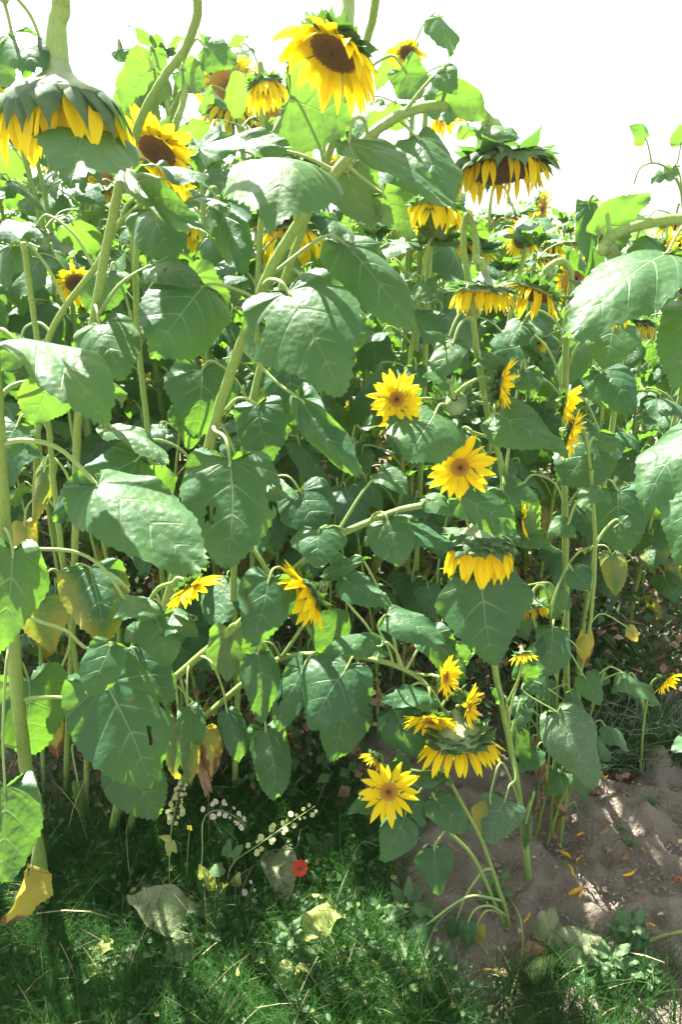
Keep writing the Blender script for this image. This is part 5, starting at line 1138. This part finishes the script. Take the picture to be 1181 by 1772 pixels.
# broad-leaved weeds
def weed(px, py, hpx, n, W, label, seed, mat=WEED, spread=1.0):
    b = G(px, py); rd = random.Random(seed); sc = depth(b) / FPX; root = empty('weed_plant', b, label, 'weed'); mb = MB(); h = hpx * sc
    t = b + np.array([rd.uniform(-.3, .3) * h, rd.uniform(-.2, .2) * h, h]); C = spline([b, (b + t) / 2 + np.array([.1 * h, 0, 0]), t], 12); tube(mb, C, [.0014, .0008], 5, (.5, 0, .2)); mb.build('stem', STEM, root, b)
    for k in range(n):
        f = .2 + .8 * k / n; c = C[int(f * 11)]; th = k * 2.4 + rd.random(); d = nz(np.array([math.cos(th), math.sin(th), rd.uniform(-.3, .6)])); l = W * sc * rd.uniform(.7, 1.2) * (1.2 - .5 * f)
        m2 = MB(); leaf_geo(m2, c + d * l * .25 * spread, c + d * l * (1 + .25 * spread), UP + .5 * nz(CAMP - c), l * .55, 14, 4, serr=.09, kind=1, seed=seed * 9 + k, wave=.06); tube(m2, [c, c + d * l * .13 * spread, c + d * l * .26 * spread], .0006, 4)
        m2.build('leaf', mat, root, b)
for i, a in enumerate([(1090, 1640, 45, 12, 30, 'jagged green weed standing over the pale stalk on the soil'), (1050, 1690, 40, 12, 34, 'broad-leaved weed in the bottom right clump'), (1010, 1700, 30, 10, 26, 'low weed in front of the pale wilted leaves'), (1120, 1700, 30, 10, 24, 'small weed at the right of the bottom clump'),
                       (385, 1600, 30, 6, 40, 'jagged weed beside the limp grey-green leaf'), (470, 1560, 20, 8, 34, 'green lobed weed below the olive leaf'), (560, 1500, 25, 6, 30, 'small pale weed right of the poppy'), (495, 1650, 50, 14, 20, 'upright bushy weed between the yellow leaves'),
                       (620, 1660, 35, 12, 22, 'leafy weed at the bottom centre'), (690, 1600, 50, 8, 34, 'loose weed with narrow leaves under the low starry flower'), (430, 1680, 30, 10, 30, 'low weed at the bottom of the grass'), (590, 1620, 30, 10, 18, 'small leafy weed beside the slanting yellow-green leaf'),
                       (80, 1640, 20, 8, 26, 'small weed in the grass at far lower left'), (300, 1680, 24, 8, 26, 'weed among the white pods at the bottom'), (1085, 1470, 14, 8, 12, 'tiny green seedling in the middle of the bare soil'), (1120, 1400, 12, 8, 12, 'tiny seedling near the dry leaf scraps'), (1075, 1440, 10, 8, 10, 'tiny seedling tuft above the fallen petals'), (845, 1560, 40, 7, 26, 'small weed at the foot of the young stems')]):
    a = (a[0], a[1], a[2] * 1.5, a[3] + 4, a[4] * (1.5 if a[0] < 800 else 1.1), a[5]); weed(*a, seed=400 + i)
# podded tangle on the right
def pod_weed(px, py, label, seed, n=26, reach=190):
    b = G(px, py); rd = random.Random(seed); root = empty('pod_weed', b, label, 'weed'); sc = depth(b) / FPX; mb = MB(); tips = []
    for k in range(n):
        th = rd.uniform(0, 6.28); l = rd.uniform(.45, 1.1) * reach * sc; d = np.array([math.cos(th) * .8, math.sin(th) * .5, rd.uniform(.5, 1.3)]); d = nz(d); p1 = b + d * l * .5; p2 = p1 + nz(d + np.array([rd.uniform(-.5, .5), rd.uniform(-.3, .3), -.4])) * l * .5
        C = spline([b, p1, p2], 12); tube(mb, C, [.0016, .0007], 4, (.5, 0, .3))
        for q in range(5):
            i = rd.randint(4, 11); dd = nz(np.array([rd.uniform(-1, 1), rd.uniform(-1, 1), rd.uniform(-.4, .8)])); tips.append((C[i], dd, rd.uniform(.02, .05)))
    o = mb.build('stem', GLAUC, root, b); m2 = MB()
    for c, d, l in tips[:90]: m2 = MB(); tube(m2, [c, c + d * l * .3, c + d * l * .6, c + d * l], [.0003, .0011, .0012, .0002], 5); m2.build('seed_pod', GLAUC, root, b)
pod_weed(1035, 1330, 'tangled bluish podded weed standing behind the bare soil', 5)
pod_weed(1130, 1290, 'podded weed at the right edge, behind the tangled one', 6, 20, 170)
Rr = Plant('R', 'slim pale sunflower shoot rising into the sky at the right edge', (1190, 1300),
  [[(1190, 1000, 2.3, .006), (1188, 600, 2.3, .006), (1185, 380, 2.3, .005), (1172, 310, 2.3, .004), (1140, 283, 2.3, .003), (1110, 290, 2.3, .0025), (1098, 318, 2.3, .0025)]])
Rr.leaf((1130, 286), (1118, 240, 2.3), (1092, 218, 2.28), 34, up=.4, pa=.1)
Rr.leaf((1170, 308), (1180, 250, 2.3), (1178, 215, 2.28), 34, back=True)
Rr.leaf((1150, 290), (1150, 300, 2.3), (1128, 318, 2.28), 24, up=.4)
Rr.leaf((1180, 340), (1165, 290, 2.3), (1160, 315, 2.28), 28, back=True)
Rr.leaf((1185, 400), (1120, 380, 2.3), (1085, 395, 2.25), 34, up=.5)
# the small flower far right
Q = Plant('Q', 'low side shoot at the right edge with one small drooping yellow flower', (1110, 1330),
  [[(1112, 1290, 1.52, .003), (1118, 1230, 1.47, .003), (1128, 1185, 1.44, .0026), (1140, 1172, 1.42, .0026)]])
Q.head((1154, 1178, 1.39), (.5, -.7, -.3), 9, 24, cpt=0, npet=12, el=20, grav=.3, nb=9, bl=.018, back=.8, neck=.003, seed=97)
Q.leaf((1118, 1230), (1040, 1165, 1.5), (1030, 1190, 1.48), 34, up=.5)
Q.leaf((1118, 1240), (1085, 1170, 1.5), (1060, 1200, 1.48), 26, up=.5)
bpy.context.view_layer.update()
# added thin volume that whitens the field, standing in for glare
def glare_veil():
    mb = MB(); x, y0, y1, z0, z1 = 150, -150, 150, -1.5, 2.9
    V = [(-x, y0, z0), (x, y0, z0), (x, y1, z0), (-x, y1, z0), (-x, y0, z1), (x, y0, z1), (x, y1, z1), (-x, y1, z1)]
    mb.add(V, [(0, 3, 2, 1), (4, 5, 6, 7), (0, 1, 5, 4), (1, 2, 6, 5), (2, 3, 7, 6), (3, 0, 4, 7)])
    m, n = newmat('glare_veil'); v = N(n, 'VolumePrincipled'); v.inputs['Color'].default_value = (.95, .97, 1, 1); v.inputs['Density'].default_value = VEIL; v.inputs['Anisotropy'].default_value = .55
    o = N(n, 'OutputMaterial'); n.links.new(v.outputs[0], o.inputs['Volume']); ob = mb.build('glare_veil', m, smooth=False); ob['kind'] = 'stuff'; ob['label'] = 'added pale veil whitening the far field in place of glare'
VEIL = 0.002
glare_veil()
bpy.context.view_layer.update()
